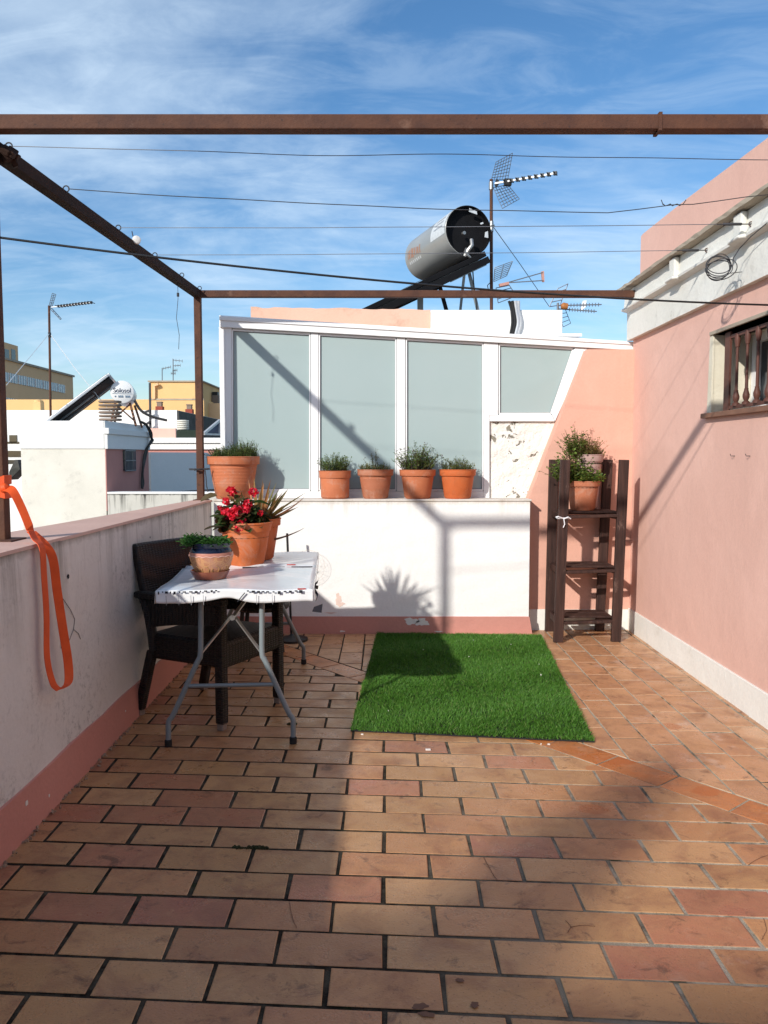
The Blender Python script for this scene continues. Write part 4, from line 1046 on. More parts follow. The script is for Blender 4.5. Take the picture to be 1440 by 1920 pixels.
herb(t, s, .115, 110, .04, .125, .35, .017, .008, OLV + GRN, (.10, .09, .05), 15, 9, tips=(.25, (.16, .17, .08)))
# large pot on the corner
c = Vector((at(438, 900, 6.34).x, 6.34, LZ)); t, s = potted('large ribbed terracotta pot of thyme standing on the corner beside the rusty post', c, .140, .206, .335, m_pot_a, .062, 12)
herb(t, s + Vector((0, 0, .005)), .175, 420, .04, .115, .40, .016, .006, GRN + [(.17, .19, .08)], (.09, .09, .04), 16, 10)
herb(t, s + Vector((.09, 0, .005)), .09, 120, .08, .17, .35, .016, .006, GRN, (.09, .09, .04), 17, 10, name='taller_sprigs')

# painted pot in its saucer
tz = TZ + .010
c = Vector((onz(397, 1082, tz).x, onz(397, 1084, tz).y, tz)); pc = c
t = thing('plant_saucer', 'glazed brown clay saucer under the painted pot on the table', 'saucer', tuple(c))
b = MB(); b.lathe([(0, .002), (.078, 0), (.084, .004), (.100, .038), (.102, .043), (.098, .044), (.094, .040), (.080, .010), (0, .009)], c, 40); b.build('dish', m_saucer, t, smooth=True)
c = c + Vector((.008, 0, .010))
t = thing('painted_planter', 'painted clay pot with navy glazed collar holding a low green plant, on the table', 'potted plant', tuple(c))
b = MB()
KZ = .86; zs = lambda pr: [(r_, z_ * KZ) for r_, z_ in pr]
prof = zs([(0, .002), (.062, 0), (.066, .004), (.073, .022), (.094, .062), (.107, .098), (.111, .118), (.112, .130)])
b.lathe(prof, c, 48); b.build('belly', m_belly, t, smooth=True)
b = MB(); b.lathe(zs([(.1122, .1295), (.1122, .146), (.1110, .1525)]), c, 48); b.build('shoulder_band', simple('salmon_slip', (.50, .22, .16), rough=.35), t, smooth=True)
b = MB(); b.lathe(zs([(.1108, .1525), (.105, .168), (.097, .178), (.098, .188), (.106, .205), (.108, .209), (.103, .210), (.095, .19), (.06, .185), (0, .185)]), c, 48); b.build('collar', m_navy, t, smooth=True)
b = MB(); pts = [c + Vector((.1132 * math.cos(a), .1132 * math.sin(a), .1110 + .0048 * abs(math.sin(a * 9)))) for a in [k * math.pi / 90 for k in range(180)]]; b.tube(pts, .0022, 5, closed=True)
b.build('wavy_slip_line', m_cream, t, smooth=True)
b = MB()
for k in range(11):
    a0 = k * 2 * math.pi / 11
    pts = []
    for i in range(16):
        u = i * .35; da, z = .20 * math.sin(u), .050 + .026 * math.cos(u); rr = .0733 + (z - .022) * .53 + .001
        pts.append(c + Vector((rr * math.cos(a0 + da), rr * math.sin(a0 + da), z * KZ)))
    b.tube(pts, .0022, 4)
b.build('swirl_motif', simple('ochre_slip', (.62, .36, .15), rough=.4), t, smooth=True)
sc = c + Vector((0, 0, .162))
herb(t, sc, .085, 190, .015, .05, .6, .026, .014, [(.06, .17, .03), (.09, .22, .045), (.045, .12, .025)], (.05, .08, .03), 21, 8)
herb(t, sc + Vector((-.08, -.02, .0)), .05, 70, .03, .075, .6, .026, .012, [(.06, .17, .03), (.10, .24, .05)], (.05, .08, .03), 22, 8, (-.45, 0), 'trailing_sprigs')

# begonia in a broken pot
c = Vector((onz(459, 1060, tz).x, 4.68, tz)); bc = c
t = thing('begonia', 'red flowering begonia in an orange pot with a broken rim, on the table', 'potted plant', tuple(c))
b = MB(); n = 64; prof = [(.0, .002), (.098, 0), (.106, .010), (.139, .198), (.146, .201), (.152, .242), (.157, .245), (.157, .252), (.150, .254), (.144, .25), (.138, .20), (.120, .08), (.10, .02), (0, .02)]
vs, fs = [], []
for r0, z in prof:
    for j in range(n):
        a = 2 * math.pi * j / n; zz = z
        if z > .12 and r0 > .1:
            da = (a - R(214) + math.pi) % (2 * math.pi) - math.pi
            cut = .254 - .060 * max(0, 1 - (abs(da) / R(42)) ** 2.4) if abs(da) < R(42) else 9
            zz = min(z, cut)
        vs.append(c + Vector((r0 * math.cos(a), r0 * math.sin(a), zz)))
for i in range(len(prof) - 1):
    for j in range(n): fs.append((i * n + j, i * n + (j + 1) % n, (i + 1) * n + (j + 1) % n, (i + 1) * n + j))
b.add(vs, fs); b.build('pot', potmat('orange_pot', (.62, .165, .05), (.57, .14, .042)), t, smooth=True)
b = MB(); b.lathe([(.135, -.02), (.125, 0), (0, .012)], c + Vector((0, 0, .185)), 24); b.build('soil', m_soil, t, smooth=True)
r = random.Random(31); b = MB(); BEG = [(.05, .085, .022), (.07, .11, .028), (.11, .085, .03), (.17, .075, .035), (.045, .065, .02)]
def roundleaf(b, p, d, L, W, col, r):
    d = Vector(d).normalized(); s = d.cross(Vector((r.gauss(0, .2), r.gauss(0, .2), 1))).normalized(); n = s.cross(d); p = Vector(p)
    rim = [p + d * L * (.5 - .5 * math.cos(a)) + s * W * .5 * math.sin(a) * (1.1 if a < math.pi else .95) + n * .22 * W * abs(math.sin(a)) - n * L * .25 * (.5 - .5 * math.cos(a)) ** 2 for a in [k * math.pi / 5 for k in range(10)]]
    b.add([p + d * L * .45 - n * L * .04] + rim, [(0, k + 1, (k + 1) % 10 + 1) for k in range(10)], 0, col)
top = c + Vector((-.02, -.01, .21))
for k in range(230):
    a = r.uniform(0, 2 * math.pi); q = .118 * math.sqrt(r.random()); h = r.uniform(.01, .20) * (1.25 - q / .14)
    p = top + Vector((q * math.cos(a) * 1.05, q * math.sin(a), h))
    b.tube([top + Vector((q * .4 * math.cos(a), q * .4 * math.sin(a), -.02)), p], [.003, .002], 3, cap=False, col=(.16, .06, .03))
    roundleaf(b, p, (math.cos(a) + r.gauss(0, .4), math.sin(a) + r.gauss(0, .4), r.uniform(-.4, .4)), r.uniform(.038, .066), r.uniform(.035, .056), vary(r.choice(BEG), r), r)
for (dx, dy, dz, d) in ((-.13, -.06, .20, (-1, -.2, -.15)), (-.10, -.09, .02, (-1, -.3, .1)), (-.06, -.13, -.02, (-.3, -1, -.7)), (.09, -.08, .16, (1, -.3, .1))):
    roundleaf(b, top + Vector((dx, dy, dz)), d, .10, .055, vary(r.choice(BEG[:3]), r), r)
b.build('foliage', m_leaf, t, fixn=False)
def cluster(px, py, Y, R0, seed):
    r = random.Random(seed); b = MB(); o = at(px, py, Y)
    for k in range(40):
        d = Vector((r.gauss(0, 1), r.gauss(0, 1) - .5, r.gauss(0, 1))).normalized()
        f = 1 + r.uniform(-.25, .25); col = r.choice([(.80 * f, .018, .045), (.70 * f, .014, .035), (.88 * f, .06, .11)])
        tn = d.cross(Vector((r.gauss(0, 1), r.gauss(0, 1), r.gauss(0, 1)))).normalized(); roundleaf(b, o + d * R0 * r.uniform(.5, .85) - tn * R0 * .3, tn + d * .35, R0 * r.uniform(.55, .8), R0 * .75, col, r)
    b.build('flower', m_petal, t, fixn=False)
for i, (px, py, Y, r0) in enumerate(((434, 921, 4.66, .030), (425, 940, 4.60, .024), (426, 962, 4.58, .032), (476, 922, 4.60, .028), (464, 945, 4.57, .028), (463, 955, 4.56, .026), (420, 957, 4.62, .022), (443, 960, 4.55, .036), (436, 967, 4.54, .028), (455, 978, 4.56, .028), (488, 962, 4.6, .018), (447, 990, 4.54, .022), (412, 951, 4.66, .016))): cluster(px, py, Y, r0, 40 + i)
# aloe behind it
c = Vector((at(481, 1060, 4.93).x, 4.94, tz))
t, s = potted('red tipped spiky aloe in an orange pot standing behind the begonia', c, .105, .150, .255, m_pot_c, .045, 0, None, 'aloe', 'potted plant')
b = MB(); r = random.Random(9)
ALO = [(.52, .27, .11), (.42, .26, .09), (.27, .24, .08), (.55, .30, .13), (.32, .17, .08), (.2, .19, .07)]
def aloe(b, p, d, L, W, droop, col):
    d = Vector(d).normalized(); p = Vector(p); s = d.cross(Vector((0, 0, 1)))
    if s.length < .05: s = Vector((1, 0, 0))
    s.normalize(); n = 8; vs = []; q = p.copy(); dd = d.copy()
    for i in range(n + 1):
        u = i / n; w = W * (1 - u) ** .75 + .001; nn = s.cross(dd).normalized()
        vs += [q - s * w * .5 + nn * w * .25, q - nn * w * .22, q + s * w * .5 + nn * w * .25, q + nn * w * .05]
        dd = (dd + Vector((0, 0, droop / n))).normalized(); q = q + dd * L / n
    b.add(vs, [(i * 4 + j, i * 4 + (j + 1) % 4, i * 4 + 4 + (j + 1) % 4, i * 4 + 4 + j) for i in range(n) for j in range(4)], 0, col)
for k in range(44):
    a = r.uniform(0, 2 * math.pi); u = r.random(); up = .35 + 1.9 * u
    d = Vector((math.cos(a), math.sin(a) * .8, up)); aloe(b, s + Vector((.05 * math.cos(a), .05 * math.sin(a), -.01)), d, r.uniform(.16, .27), r.uniform(.024, .036), r.uniform(-.3, .25), vary(r.choice(ALO), r, .2))
for d, L, dr in (((1, -.2, .75), .33, -.1), ((1, -.1, .28), .31, .55), ((.9, -.4, 1.2), .27, -.1), ((.5, -.1, 1.9), .27, -.05), ((-.05, -.1, 2), .27, .05), ((.25, 0, 2), .26, .1), ((-.25, -.1, 2), .26, .1), ((1, .1, -.05), .12, -2.0)):
    aloe(b, s + Vector((.05 * d[0], .03 * d[1], 0)), d, L, .034, dr, vary(r.choice(ALO[:4]), r, .15))
b.build('leaves', m_leaf, t, smooth=True, fixn=False)
b = MB(); aloe(b, c + Vector((.07, -.03, .115)), (1, -.05, .12), .25, .032, .4, (.26, .15, .08)); b.build('low_offshoot', m_leaf, t, smooth=True, fixn=False)

# ------------------------------------------------------------------ wooden rack
t = thing('wooden_rack', 'dark stained open wooden shelf rack standing in the corner by the salmon wall', 'shelf rack', (1.52, 6.1, 0))
def pl(name, a, c, w, d, up=(0, 1, 0)):
    b = MB(); b.bar(a, c, w, d, 0, up); return b.build(name, m_wood, t, bevel=.004)
fl0, flt, fr0, frt = Vector((1.312, 5.935, 0)), Vector((1.345, 5.935, 1.372)), Vector((1.752, 5.955, 0)), Vector((1.786, 5.955, 1.372))
bl0, blt, br0, brt = Vector((1.325, 6.315, 0)), Vector((1.340, 6.315, 1.372)), Vector((1.728, 6.325, 0)), Vector((1.770, 6.325, 1.372))
for a, c2 in ((fl0, flt), (fr0, frt), (bl0, blt), (br0, brt)): pl('leg', a, c2, .072, .036)
def lv(a, c2, z): return a.lerp(c2, z / 1.372)
for z in (.950, .535, .150):
    F0, F1, B0, B1 = lv(fl0, flt, z), lv(fr0, frt, z), lv(bl0, blt, z), lv(br0, brt, z)
    pl('rail', F0 + Vector((.036, .005, -.004)), F1 + Vector((-.036, .005, .006)), .022, .052)
    pl('rail', B0 + Vector((.036, 0, 0)), B1 + Vector((-.036, 0, 0)), .022, .046)
    pl('side_rail', F0 + Vector((-.0, .02, -.005)), B0 + Vector((-.0, -.02, -.005)), .024, .050, (0, 0, 1))
    pl('side_rail', F1 + Vector((.0, .02, -.005)), B1 + Vector((.0, -.02, -.005)), .024, .050, (0, 0, 1))
    b = MB(); b.box((F0.x + .02, 6.00, z + .021), (F1.x - .02, 6.115, z + .036)); b.box((F0.x + .02, 6.145, z + .021), (F1.x - .02, 6.26, z + .036)); b.build('shelf_board', m_wood, t, bevel=.003)
pl('rail', blt + Vector((.036, 0, -.035)), brt + Vector((-.036, 0, -.03)), .022, .055)
pl('side_rail', flt + Vector((0, .02, -.10)), blt + Vector((0, -.02, -.10)), .024, .05, (0, 0, 1))
b = MB(); p = lv(fl0, flt, .935) + Vector((0, -.0215, .0)); b.tube([p + Vector((.042 * s, .021 * (1 + c2), .003)) for s, c2 in ((-1, -1), (0, -1.1), (1, -1), (1, 1), (-1, 1))], .006, 6, closed=True)
b.tube([p + Vector((0, -.006, 0)), p + Vector((-.045, -.02, .018)), p + Vector((-.06, -.01, .012))], .005, 6); b.tube([p + Vector((.0, -.006, 0)), p + Vector((.03, -.02, .014)), p + Vector((.05, -.01, .0))], .005, 6); b.tube([p + Vector((0, -.008, 0)), p + Vector((.006, -.012, -.04)), p + Vector((-.004, -.012, -.065))], .004, 6)
tag(b.build('ribbon_bow', m_ribbon, smooth=True), 'small white ribbon tied round a leg of the dark wooden rack', 'ribbon')
sz = .950 + .037
c = Vector((at(1092, 940, 6.09).x, 6.085, sz)); t, s = potted('terracotta pot with green trailing plant standing on the upper board of the wooden rack', c, .092, .128, .225, m_pot_b, .04)
LG = [(.11, .19, .03), (.17, .26, .045), (.08, .14, .028), (.24, .30, .07)]
herb(t, s, .11, 150, .04, .12, .75, .028, .023, LG, (.12, .09, .04), 61, 8)
herb(t, s + Vector((-.08, 0, 0)), .08, 130, .10, .26, .42, .026, .021, LG, (.13, .10, .05), 62, 9, (-.30, -.05), 'trailing_sprigs')
c = Vector((at(1103, 900, 6.22).x, 6.215, sz)); t, s = potted('tall lilac dusted clay pot with pale yellowing plant standing behind on the rack', c, .070, .108, .425, m_pot_d, .055)
herb(t, s, .09, 120, .08, .18, .32, .017, .013, [(.26, .24, .07), (.20, .20, .06), (.30, .26, .10)], (.22, .13, .07), 63, 8, (.0, .0))
herb(t, s + Vector((-.09, -.02, 0)), .06, 110, .10, .24, .30, .021, .017, LG + [(.22, .23, .06)], (.15, .11, .05), 65, 9, (-.22, 0), 'leaning_sprigs')
herb(t, s, .08, 5, .24, .30, .10, .012, .008, [(.25, .12, .07), (.3, .2, .1)], (.25, .13, .08), 64, 7, name='flower_stalks', tips=(1, (.30, .12, .09)), start=.7)

# ------------------------------------------------------------------ solar water heaters
def cylM(o, axis):
    a = Vector(axis).normalized(); x = a.cross(Vector((0, 0, 1))).normalized(); y = a.cross(x)
    return Matrix(((x.x, y.x, a.x, 0), (x.y, y.y, a.y, 0), (x.z, y.z, a.z, 0), (0, 0, 0, 1)))
c0, c1 = at(878, 433, 8.6), at(797, 487, 9.8); c1.z = c0.z
ax = (c1 - c0).normalized(); LT = (c1 - c0).length; RT = .262
side = Vector((-ax.y, ax.x, 0)); side = side if side.x < 0 else -side       # horizontal, square to the tank, to the left
t = thing('solar_water_heater', 'grey water tank with black end on a slanted collector above the roof block', 'solar water heater', (c0.x, c0.y, 2.77))
M = cylM(c0, ax)
b = MB(); b.lathe([(RT * .98, -.004), (RT, 0), (RT, LT - .02), (RT - .02, LT), (0, LT)], c0, 56, 0, M); tank = b.build('tank', m_greytank, t, smooth=True)
b = MB(); b.lathe([(RT * .985, -.012), (RT * .985, -.003), (RT * .955, -.003), (RT * .955, .055), (0, .06)], c0, 48, 0, M); b.lathe([(RT * .955, -.003), (RT * .955, -.014), (RT * .986, -.014)], c0, 48, 0, M); b.build('end_plate', m_matblack, tank, smooth=True)
up = Vector((0, 0, 1)); right = -side
def on_end(u, v, d=-.012): return c0 + right * u * RT + up * v * RT + ax * d
b = MB(); b.prism([on_end(.02, .88), on_end(.34, .78), on_end(.36, .66), on_end(.0, .74)], -ax * .004); b.prism([on_end(.50, .34), on_end(.62, .39), on_end(.64, .33), on_end(.52, .28)], -ax * .004)
b.prism([on_end(.72, .0), on_end(.84, .05), on_end(.86, -.22), on_end(.70, -.2)], -ax * .004); b.build('end_label', m_sticker, tank)
b = MB(); b.lathe([(0, -.02), (.018, -.02), (.018, .02)], on_end(-.22, -.12), 12, 0, M); b.tube([on_end(.12, -.35), on_end(.1, -.6, -.04), on_end(-.05, -.8, -.03), on_end(-.15, -1.0, .0)], .022, 8); b.tube([on_end(-.1, -.72), on_end(-.2, -.85, -.03), on_end(.1, -1.1, -.02)], .014, 7)
b.build('pipe_fitting', m_chrome, tank, smooth=True)
def on_tank(s, deg, r=RT + .0015):
    a = R(deg); return c0 + ax * s + (side * math.cos(a) + up * math.sin(a)) * r     # 0 = left flank, 90 = top
def patch(b, s0, s1, d0, d1, r=RT + .0015, n=8):
    vs = []
    for i in range(n + 1):
        d = d0 + (d1 - d0) * i / n; vs += [on_tank(s0, d, r), on_tank(s1, d, r)]
    b.add(vs, [(2 * i, 2 * i + 1, 2 * i + 3, 2 * i + 2) for i in range(n)])
b = MB(); patch(b, .02, .42, -8, 62); b.build('pale_sticker', m_sticker, tank)
b = MB()
for k in range(3): patch(b, .10, .34, 12 + k * 11, 16 + k * 11, RT + .003, 3)
b.build('sticker_print', m_alu, tank)
b = MB(); rnd = random.Random(3)
for k in range(8):
    s0 = LT - .52 + k * .055; patch(b, s0, s0 + rnd.uniform(.022, .042), -14 + rnd.uniform(-2, 2), 6 + rnd.uniform(-3, 6), RT + .002, 3)
b.build('faded_red_lettering', m_redink, tank)
b = MB()
for k in range(7):
    s0 = LT - .50 + k * .055; patch(b, s0, s0 + .035, -27, -20, RT + .002, 3)
b.build('faded_pale_lettering', m_sticker, tank)
# collector: starts below the tank, slopes down to the left
e0 = at(905, 482, 8.62); slope = .50
dn = (side - up * slope).normalized(); nrm = dn.cross(ax); nrm = nrm if nrm.z > 0 else -nrm
b = MB(); s0 = c0 + right * .20; s0.z = e0.z
P = [s0 - ax * .05, s0 + dn * 2.1 - ax * .05, s0 + dn * 2.1 + ax * 1.3, s0 + ax * 1.3]
b.prism([p + nrm * .012 for p in P], nrm * .055); b.build('collector', m_matblack, t, bevel=.006)
b = MB()
for p, q2 in ((P[0], P[1]), (P[3], P[2])): b.bar(p - nrm * .03, q2 - nrm * .03, .05, .07, 0, nrm)
b.bar(P[0].lerp(P[1], .30) - nrm * .03, P[3].lerp(P[2], .30) - nrm * .03, .05, .05, 0, nrm); b.build('support_frame', m_matblack, t, bevel=.004)
b = MB(); b.bar(P[0] - nrm * .068 + dn * .05, P[0] - nrm * .068 + dn * .5, .03, .012, 0, nrm); b.build('frame_trim', m_steel, t)
zr = 2.70
def leg(px0, py0, px1, Y0, Y1, w, mat):
    a, e = at(px0, py0, Y0), at(px1, 582, Y1); e = a + (e - a) * ((zr - a.z) / (e.z - a.z)); b = MB(); b.bar(a, e, w, w * .8, 0, (0, 1, 0)); b.build('leg', mat, t)
leg(788, 540, 788, 8.7, 8.7, .062, m_steel); leg(820, 520, 837, 8.75, 8.75, .040, m_matblack); leg(873, 492, 863, 8.72, 9.3, .028, m_steel); leg(875, 492, 896, 8.7, 8.7, .034, m_steel)
b = MB(); b.tube([at(882, 480, 8.66), at(886, 500, 8.66), at(888, 530, 8.66), at(893, 570, 8.66), at(894, 590, 8.66)], .007, 6); b.build('hose', m_black, t, smooth=True)

# ------------------------------------------------------------------ antennas
def yagi(parent, root, tip, nel, el, th, mast_pt, alt=False, mats=(m_alu, m_black)):
    root, tip = Vector(root), Vector(tip); d = (tip - root).normalized(); s = d.cross(Vector((0, 0, 1))).normalized()
    b = MB(); b.bar(root, tip, th, th); b.build('boom', mats[0], parent)
    b = MB()
    for k in range(nel):
        p = root.lerp(tip, .18 + .82 * k / (nel - 1)); b.bar(p - s * el * .5, p + s * el * .5, th * .6, th * .6)
        if alt: b.bar(p - d * .018, p + d * .018, th * 2.1, th * 2.1)
    b.build('director_rods', mats[1], parent)
def grid(parent, P, nu, nv, r, mat, name='reflector_grid'):
    P = [Vector(p) for p in P]; b = MB()
    for i in range(nu + 1):
        u = i / nu; b.tube([P[0].lerp(P[1], u), P[3].lerp(P[2], u)], r, 4)
    for j in range(nv + 1):
        v = j / nv; b.tube([P[0].lerp(P[3], v), P[1].lerp(P[2], v)], r, 4)
    b.build(name, mat, parent)
Y = 8.9
mt, mb_ = at(921, 338, Y), at(922, 585, Y); mb_.z = zr
t = thing('tv_antenna', 'tall rusty aerial mast with mesh reflectors standing beside the grey tank', 'antenna', tuple(mb_))
b = MB(); b.tube([mb_, mt + Vector((0, 0, .01))], .018, 10); mast = b.build('mast', m_rust, t, smooth=True)
b = MB(); p = at(921.5, 424, Y); b.tube([p + Vector((0, 0, .05)), p - Vector((0, 0, .06))], .023, 10); b.tube([p, p + Vector((0, 0, .012))], .036, 10); b.tube([mt + Vector((0, 0, -.02)), mt + Vector((0, 0, -.10))], .025, 10); b.build('mast_clamp', m_chrome, t, smooth=True)
yagi(t, at(928, 344, Y - .02), at(1041, 325, Y - .35), 9, .13, .016, mt, True)
b = MB(); p = at(936, 342, Y - .03); b.prism([at(931, 334, Y - .03), at(938, 341, Y - .03), at(931, 351, Y - .03), at(928, 343, Y - .03)], (0, .05, 0)); b.box(tuple(at(946, 346, Y - .1)), tuple(at(958, 338, Y - .04))); b.build('dipole_box', m_black, t)
grid(t, [at(921, 338, Y), at(952, 336, Y + .35), at(961, 287, Y + .25), at(930, 304, Y - .1)], 6, 7, .0035, m_wire_lt)
grid(t, [at(925, 352, Y), at(952, 346, Y + .35), at(974, 373, Y + .25), at(942, 391, Y - .1)], 6, 7, .0035, m_wire_lt)
grid(t, [at(926, 528, Y - .05), at(950, 517, Y + .2), at(961, 490, Y + .2), at(928, 502, Y - .05)], 2, 7, .0045, m_alu)
grid(t, [at(930, 540, Y - .05), at(955, 535, Y + .2), at(968, 555, Y + .2), at(934, 568, Y - .05)], 1, 4, .0045, m_wire_lt)
b = MB(); a0 = at(935, 534, Y - .05); b.tube([a0, at(955, 529, Y - .05), at(1018, 511, Y - .1)], .006, 5); b.tube([at(955, 530, Y - .05), at(1019, 526, Y - .1)], .006, 5); b.build('boom', m_wire_lt, t)
b = MB(); b.prism([at(936, 532, Y - .06), at(954, 528, Y - .06), at(955, 533, Y - .06), at(937, 537, Y - .06)], (0, .04, 0)); b.prism([at(1015, 509, Y - .1), at(1020, 508, Y - .1), at(1021, 528, Y - .1), at(1017, 528, Y - .1)], (0, .03, 0)); b.build('pink_dipole_cap', simple('faded_pink_plastic', (.5, .26, .21), rough=.6), t)
b = MB(); b.tube([at(921, 420, Y), at(975, 495, 10.2), at(1030, 575, 11.4)], .005, 4); b.tube([at(921, 424, Y), at(800, 520, 10.5), at(690, 575, 12)], .004, 4); b.build('guy_wire', m_wire_lt, t)
b = MB(); b.tube([at(919, 530, Y - .03), at(914, 535, Y - .05), at(916, 545, Y - .05), at(922, 548, Y - .03)], .005, 5); b.build('coax_cable', m_black, t)
Y = 9.9
pb_ = at(1046, 640, Y); 
t = thing('tv_antenna', 'small aerial with orange dipole box just above the right end of the white roof block', 'antenna', tuple(pb_))
b = MB(); b.tube([pb_ + Vector((0, 0, -.3)), at(1046, 568, Y)], .014, 8); b.build('mast', m_wire_lt, t, smooth=True)
grid(t, [at(1030, 575, Y), at(1050, 572, Y + .2), at(1065, 532, Y + .2), at(1046, 541, Y)], 1, 4, .006, m_alu)
grid(t, [at(1046, 580, Y), at(1060, 580, Y + .1), at(1070, 606, Y + .1), at(1056, 613, Y)], 1, 4, .004, m_wire_lt)
for (x0_, y0_, x1_, y1_) in ((1046, 573, 1128, 571), (1046, 579, 1119, 584)):
    b = MB(); b.bar(at(x0_, y0_, Y), at(x1_, y1_, Y), .012, .012)
    for k in range(10): 
        p = at(x0_ + (x1_ - x0_) * (.3 + .07 * k), y0_ + (y1_ - y0_) * (.3 + .07 * k), Y); b.bar(p - Vector((0, 0, .022)), p + Vector((0, 0, .022)), .008, .008)
    b.build('boom', m_wire_lt, t)
b = MB(); b.tube([at(1052, 574, Y - .02), at(1056, 574, Y - .02), at(1064, 575, Y - .02)], [.025, .045, .04], 10); b.build('dipole_box', simple('orange_plastic', (.45, .17, .05), rough=.5), t, smooth=True)
b = MB(); b.prism([at(1093, 564, Y), at(1100, 563, Y), at(1098, 576, Y), at(1091, 582, Y), at(1089, 580, Y)], (0, .03, 0)); b.build('white_end_plate', m_frame, t)

# ------------------------------------------------------------------ neighbouring roofs on the left
HY = 16.0
hx0, hx1 = at(35, 800, HY).x, at(197, 800, HY).x; hz = at(120, 785, HY).z; sy = 18.9
t = thing('stair_house', 'white roof house with pink side wall and barred window, beneath the white tank', 'house', ((hx0 + hx1) / 2, 17, 0))
zb = at(120, 842, HY).z; zs = at(240, 838, 17.3).z
b = MB(); b.box((hx0 + .02, HY + .02, -6), (hx1 - .02, sy, zb)); b.build('rough_wall', m_cream_wall, t)
b = MB(); b.box((hx0, HY, zb), (hx1 - .021, sy, hz - .04)); b.build('parapet', m_limewash, t, bevel=.02)
b = MB(); b.box((hx1 - .02, HY + .021, .3), (hx1, sy, zb)); b.build('pink_side_wall', m_rosewall, t)
b = MB(); b.box((hx1 - .02, HY, zb + .002), (hx1 + .045, sy + .01, zb + .30)); b.box((hx1 - .02, HY - .03, zb + .30), (hx1 + .085, sy + .02, zb + .42)); b.box((hx1 - .02, HY + .0, zb + .42), (hx1 + .0, sy, hz - .04)); b.build('cornice', m_limewash, t, bevel=.01)
wy0, wy1 = 17.05, 17.75; z0_, z1_ = at(245, 882, 17.4).z, at(245, 845, 17.4).z
b = MB(); b.box((hx1 + .0, wy0, z0_), (hx1 + .006, wy1, z1_)); wn = b.build('window', m_darkglass, t)
b = MB()
for k in range(9): b.bar((hx1 + .05, wy0 + (wy1 - wy0) * k / 8, z0_ - .02), (hx1 + .05, wy0 + (wy1 - wy0) * k / 8, z1_ + .02), .018, .018)
for z in (z0_, (z0_ + z1_) / 2, z1_): b.bar((hx1 + .05, wy0, z), (hx1 + .05, wy1, z), .022, .022)
b.build('window_bars', m_wire_lt, wn)
b = MB(); rr = random.Random(5); pts = smoothpath([Vector((hx1 + .09, 18.0, hz + .03)), Vector((hx1 + .14, 18.35, hz - .05)), Vector((hx1 + .13, 18.7, hz - .3)), Vector((hx1 + .12, 18.72, zb + .2)), Vector((hx1 + .06, 18.4, zb - .1)), Vector((hx1 + .05, 18.2, .9)), Vector((hx1 + .06, 18.15, .66))], 5)
b.tube(pts, .03, 6); b.tube([p + Vector((.03, .05 * math.sin(i), 0)) for i, p in enumerate(pts)], .016, 5); b.build('cable_bundle', m_cement, t, smooth=True)
# heater with the white tank
f0 = at(229, 735, 17.2); ax2 = Vector((-.25, .97, 0)).normalized(); R2, L2t = .245, 1.15; M2 = cylM(f0, ax2)
sd = Vector((-ax2.y, ax2.x, 0)); sd = sd if sd.x < 0 else -sd
t = thing('solar_water_heater', 'white water tank with navy lettering behind a slanted collector panel', 'solar water heater', (f0.x, f0.y, hz))
b = MB(); b.lathe([(0, -.012), (R2 * .9, -.01), (R2 * .985, 0), (R2, .02), (R2, L2t - .03), (R2 - .03, L2t), (0, L2t)], f0, 48, 0, M2); tank = b.build('tank', m_whitetank, t, smooth=True)
rt2 = -sd
MF = frame_of(f0 + up * .03 - ax2 * .018, rt2, -ax2)
text_mesh('lettering', 'Solosol', .135, m_navyink, tank, MF, .002, squash=.92)
b = MB(); o = f0 - ax2 * .018
b.bar(o - rt2 * .2 - up * .035, o + rt2 * .2 - up * .035, .006, .006)
for k in range(9):
    if k in (1, 5): continue
    p = o + rt2 * (-.14 + k * .036) - up * .095; b.bar(p - rt2 * .011, p + rt2 * .011, .004, .045 if k else .03)
b.build('small_print', simple('blue_grey_ink', (.16, .24, .33), rough=.5), tank)
def bend2(p):
    s = .42 - p.x; a = R(28) + p.y / R2; return f0 + ax2 * (1 - s) * .9 + (rt2 * math.cos(a) + up * math.sin(a)) * (R2 + .003)
text_mesh('side_lettering', 'Solosol', .12, m_navyink, tank, None, .001, bend=bend2)
dn2 = (sd - up * .80).normalized(); n2 = dn2.cross(ax2); n2 = n2 if n2.z > 0 else -n2
tp = at(204, 706, 17.0); P = [tp, tp + dn2 * 2.2, tp + dn2 * 2.2 + ax2 * 1.9, tp + ax2 * 1.9]
b = MB(); b.prism([p - n2 * .02 for p in P], n2 * .09); b.build('collector', m_matblack, t)
b = MB(); b.bar(P[0] + n2 * .03, P[1] + n2 * .03, .12, .06, 0, n2); b.bar(P[0] + n2 * .03, P[3] + n2 * .03, .10, .06, 0, n2); b.bar(P[3] + n2 * .03, P[2] + n2 * .03, .12, .06, 0, n2); b.build('collector_frame', m_alu, t, bevel=.01)
b = MB(); m0, m1 = P[0].lerp(P[3], .30) - n2 * .05, P[1].lerp(P[2], .30) - n2 * .05; b.bar(m0 + dn2 * .5, m1, .04, .03, 0, n2); b.bar(P[0].lerp(P[3], .65) - n2 * .05, P[1].lerp(P[2], .65) - n2 * .05, .04, .03, 0, n2); b.build('support_rail', m_steel, t)
b = MB()
for (dx, dy) in ((-.15, .1), (.15, .1), (-.15, 1.0), (.2, 1.0)):
    a = f0 + rt2 * dx + ax2 * dy - up * .22; b = MB(); b.bar(a, Vector((a.x + dx * .8, a.y, hz - .1)), .04, .04); b.build('leg', m_brownpipe, t)
a = f0 + ax2 * .1
for k in (1, -1): b = MB(); b.bar(a + rt2 * .15 * k - up * .25 + ax2 * .02 * k, a - rt2 * .25 * k - up * .62 + ax2 * .02 * k, .03, .03); b.build('brace', m_brownpipe, t)
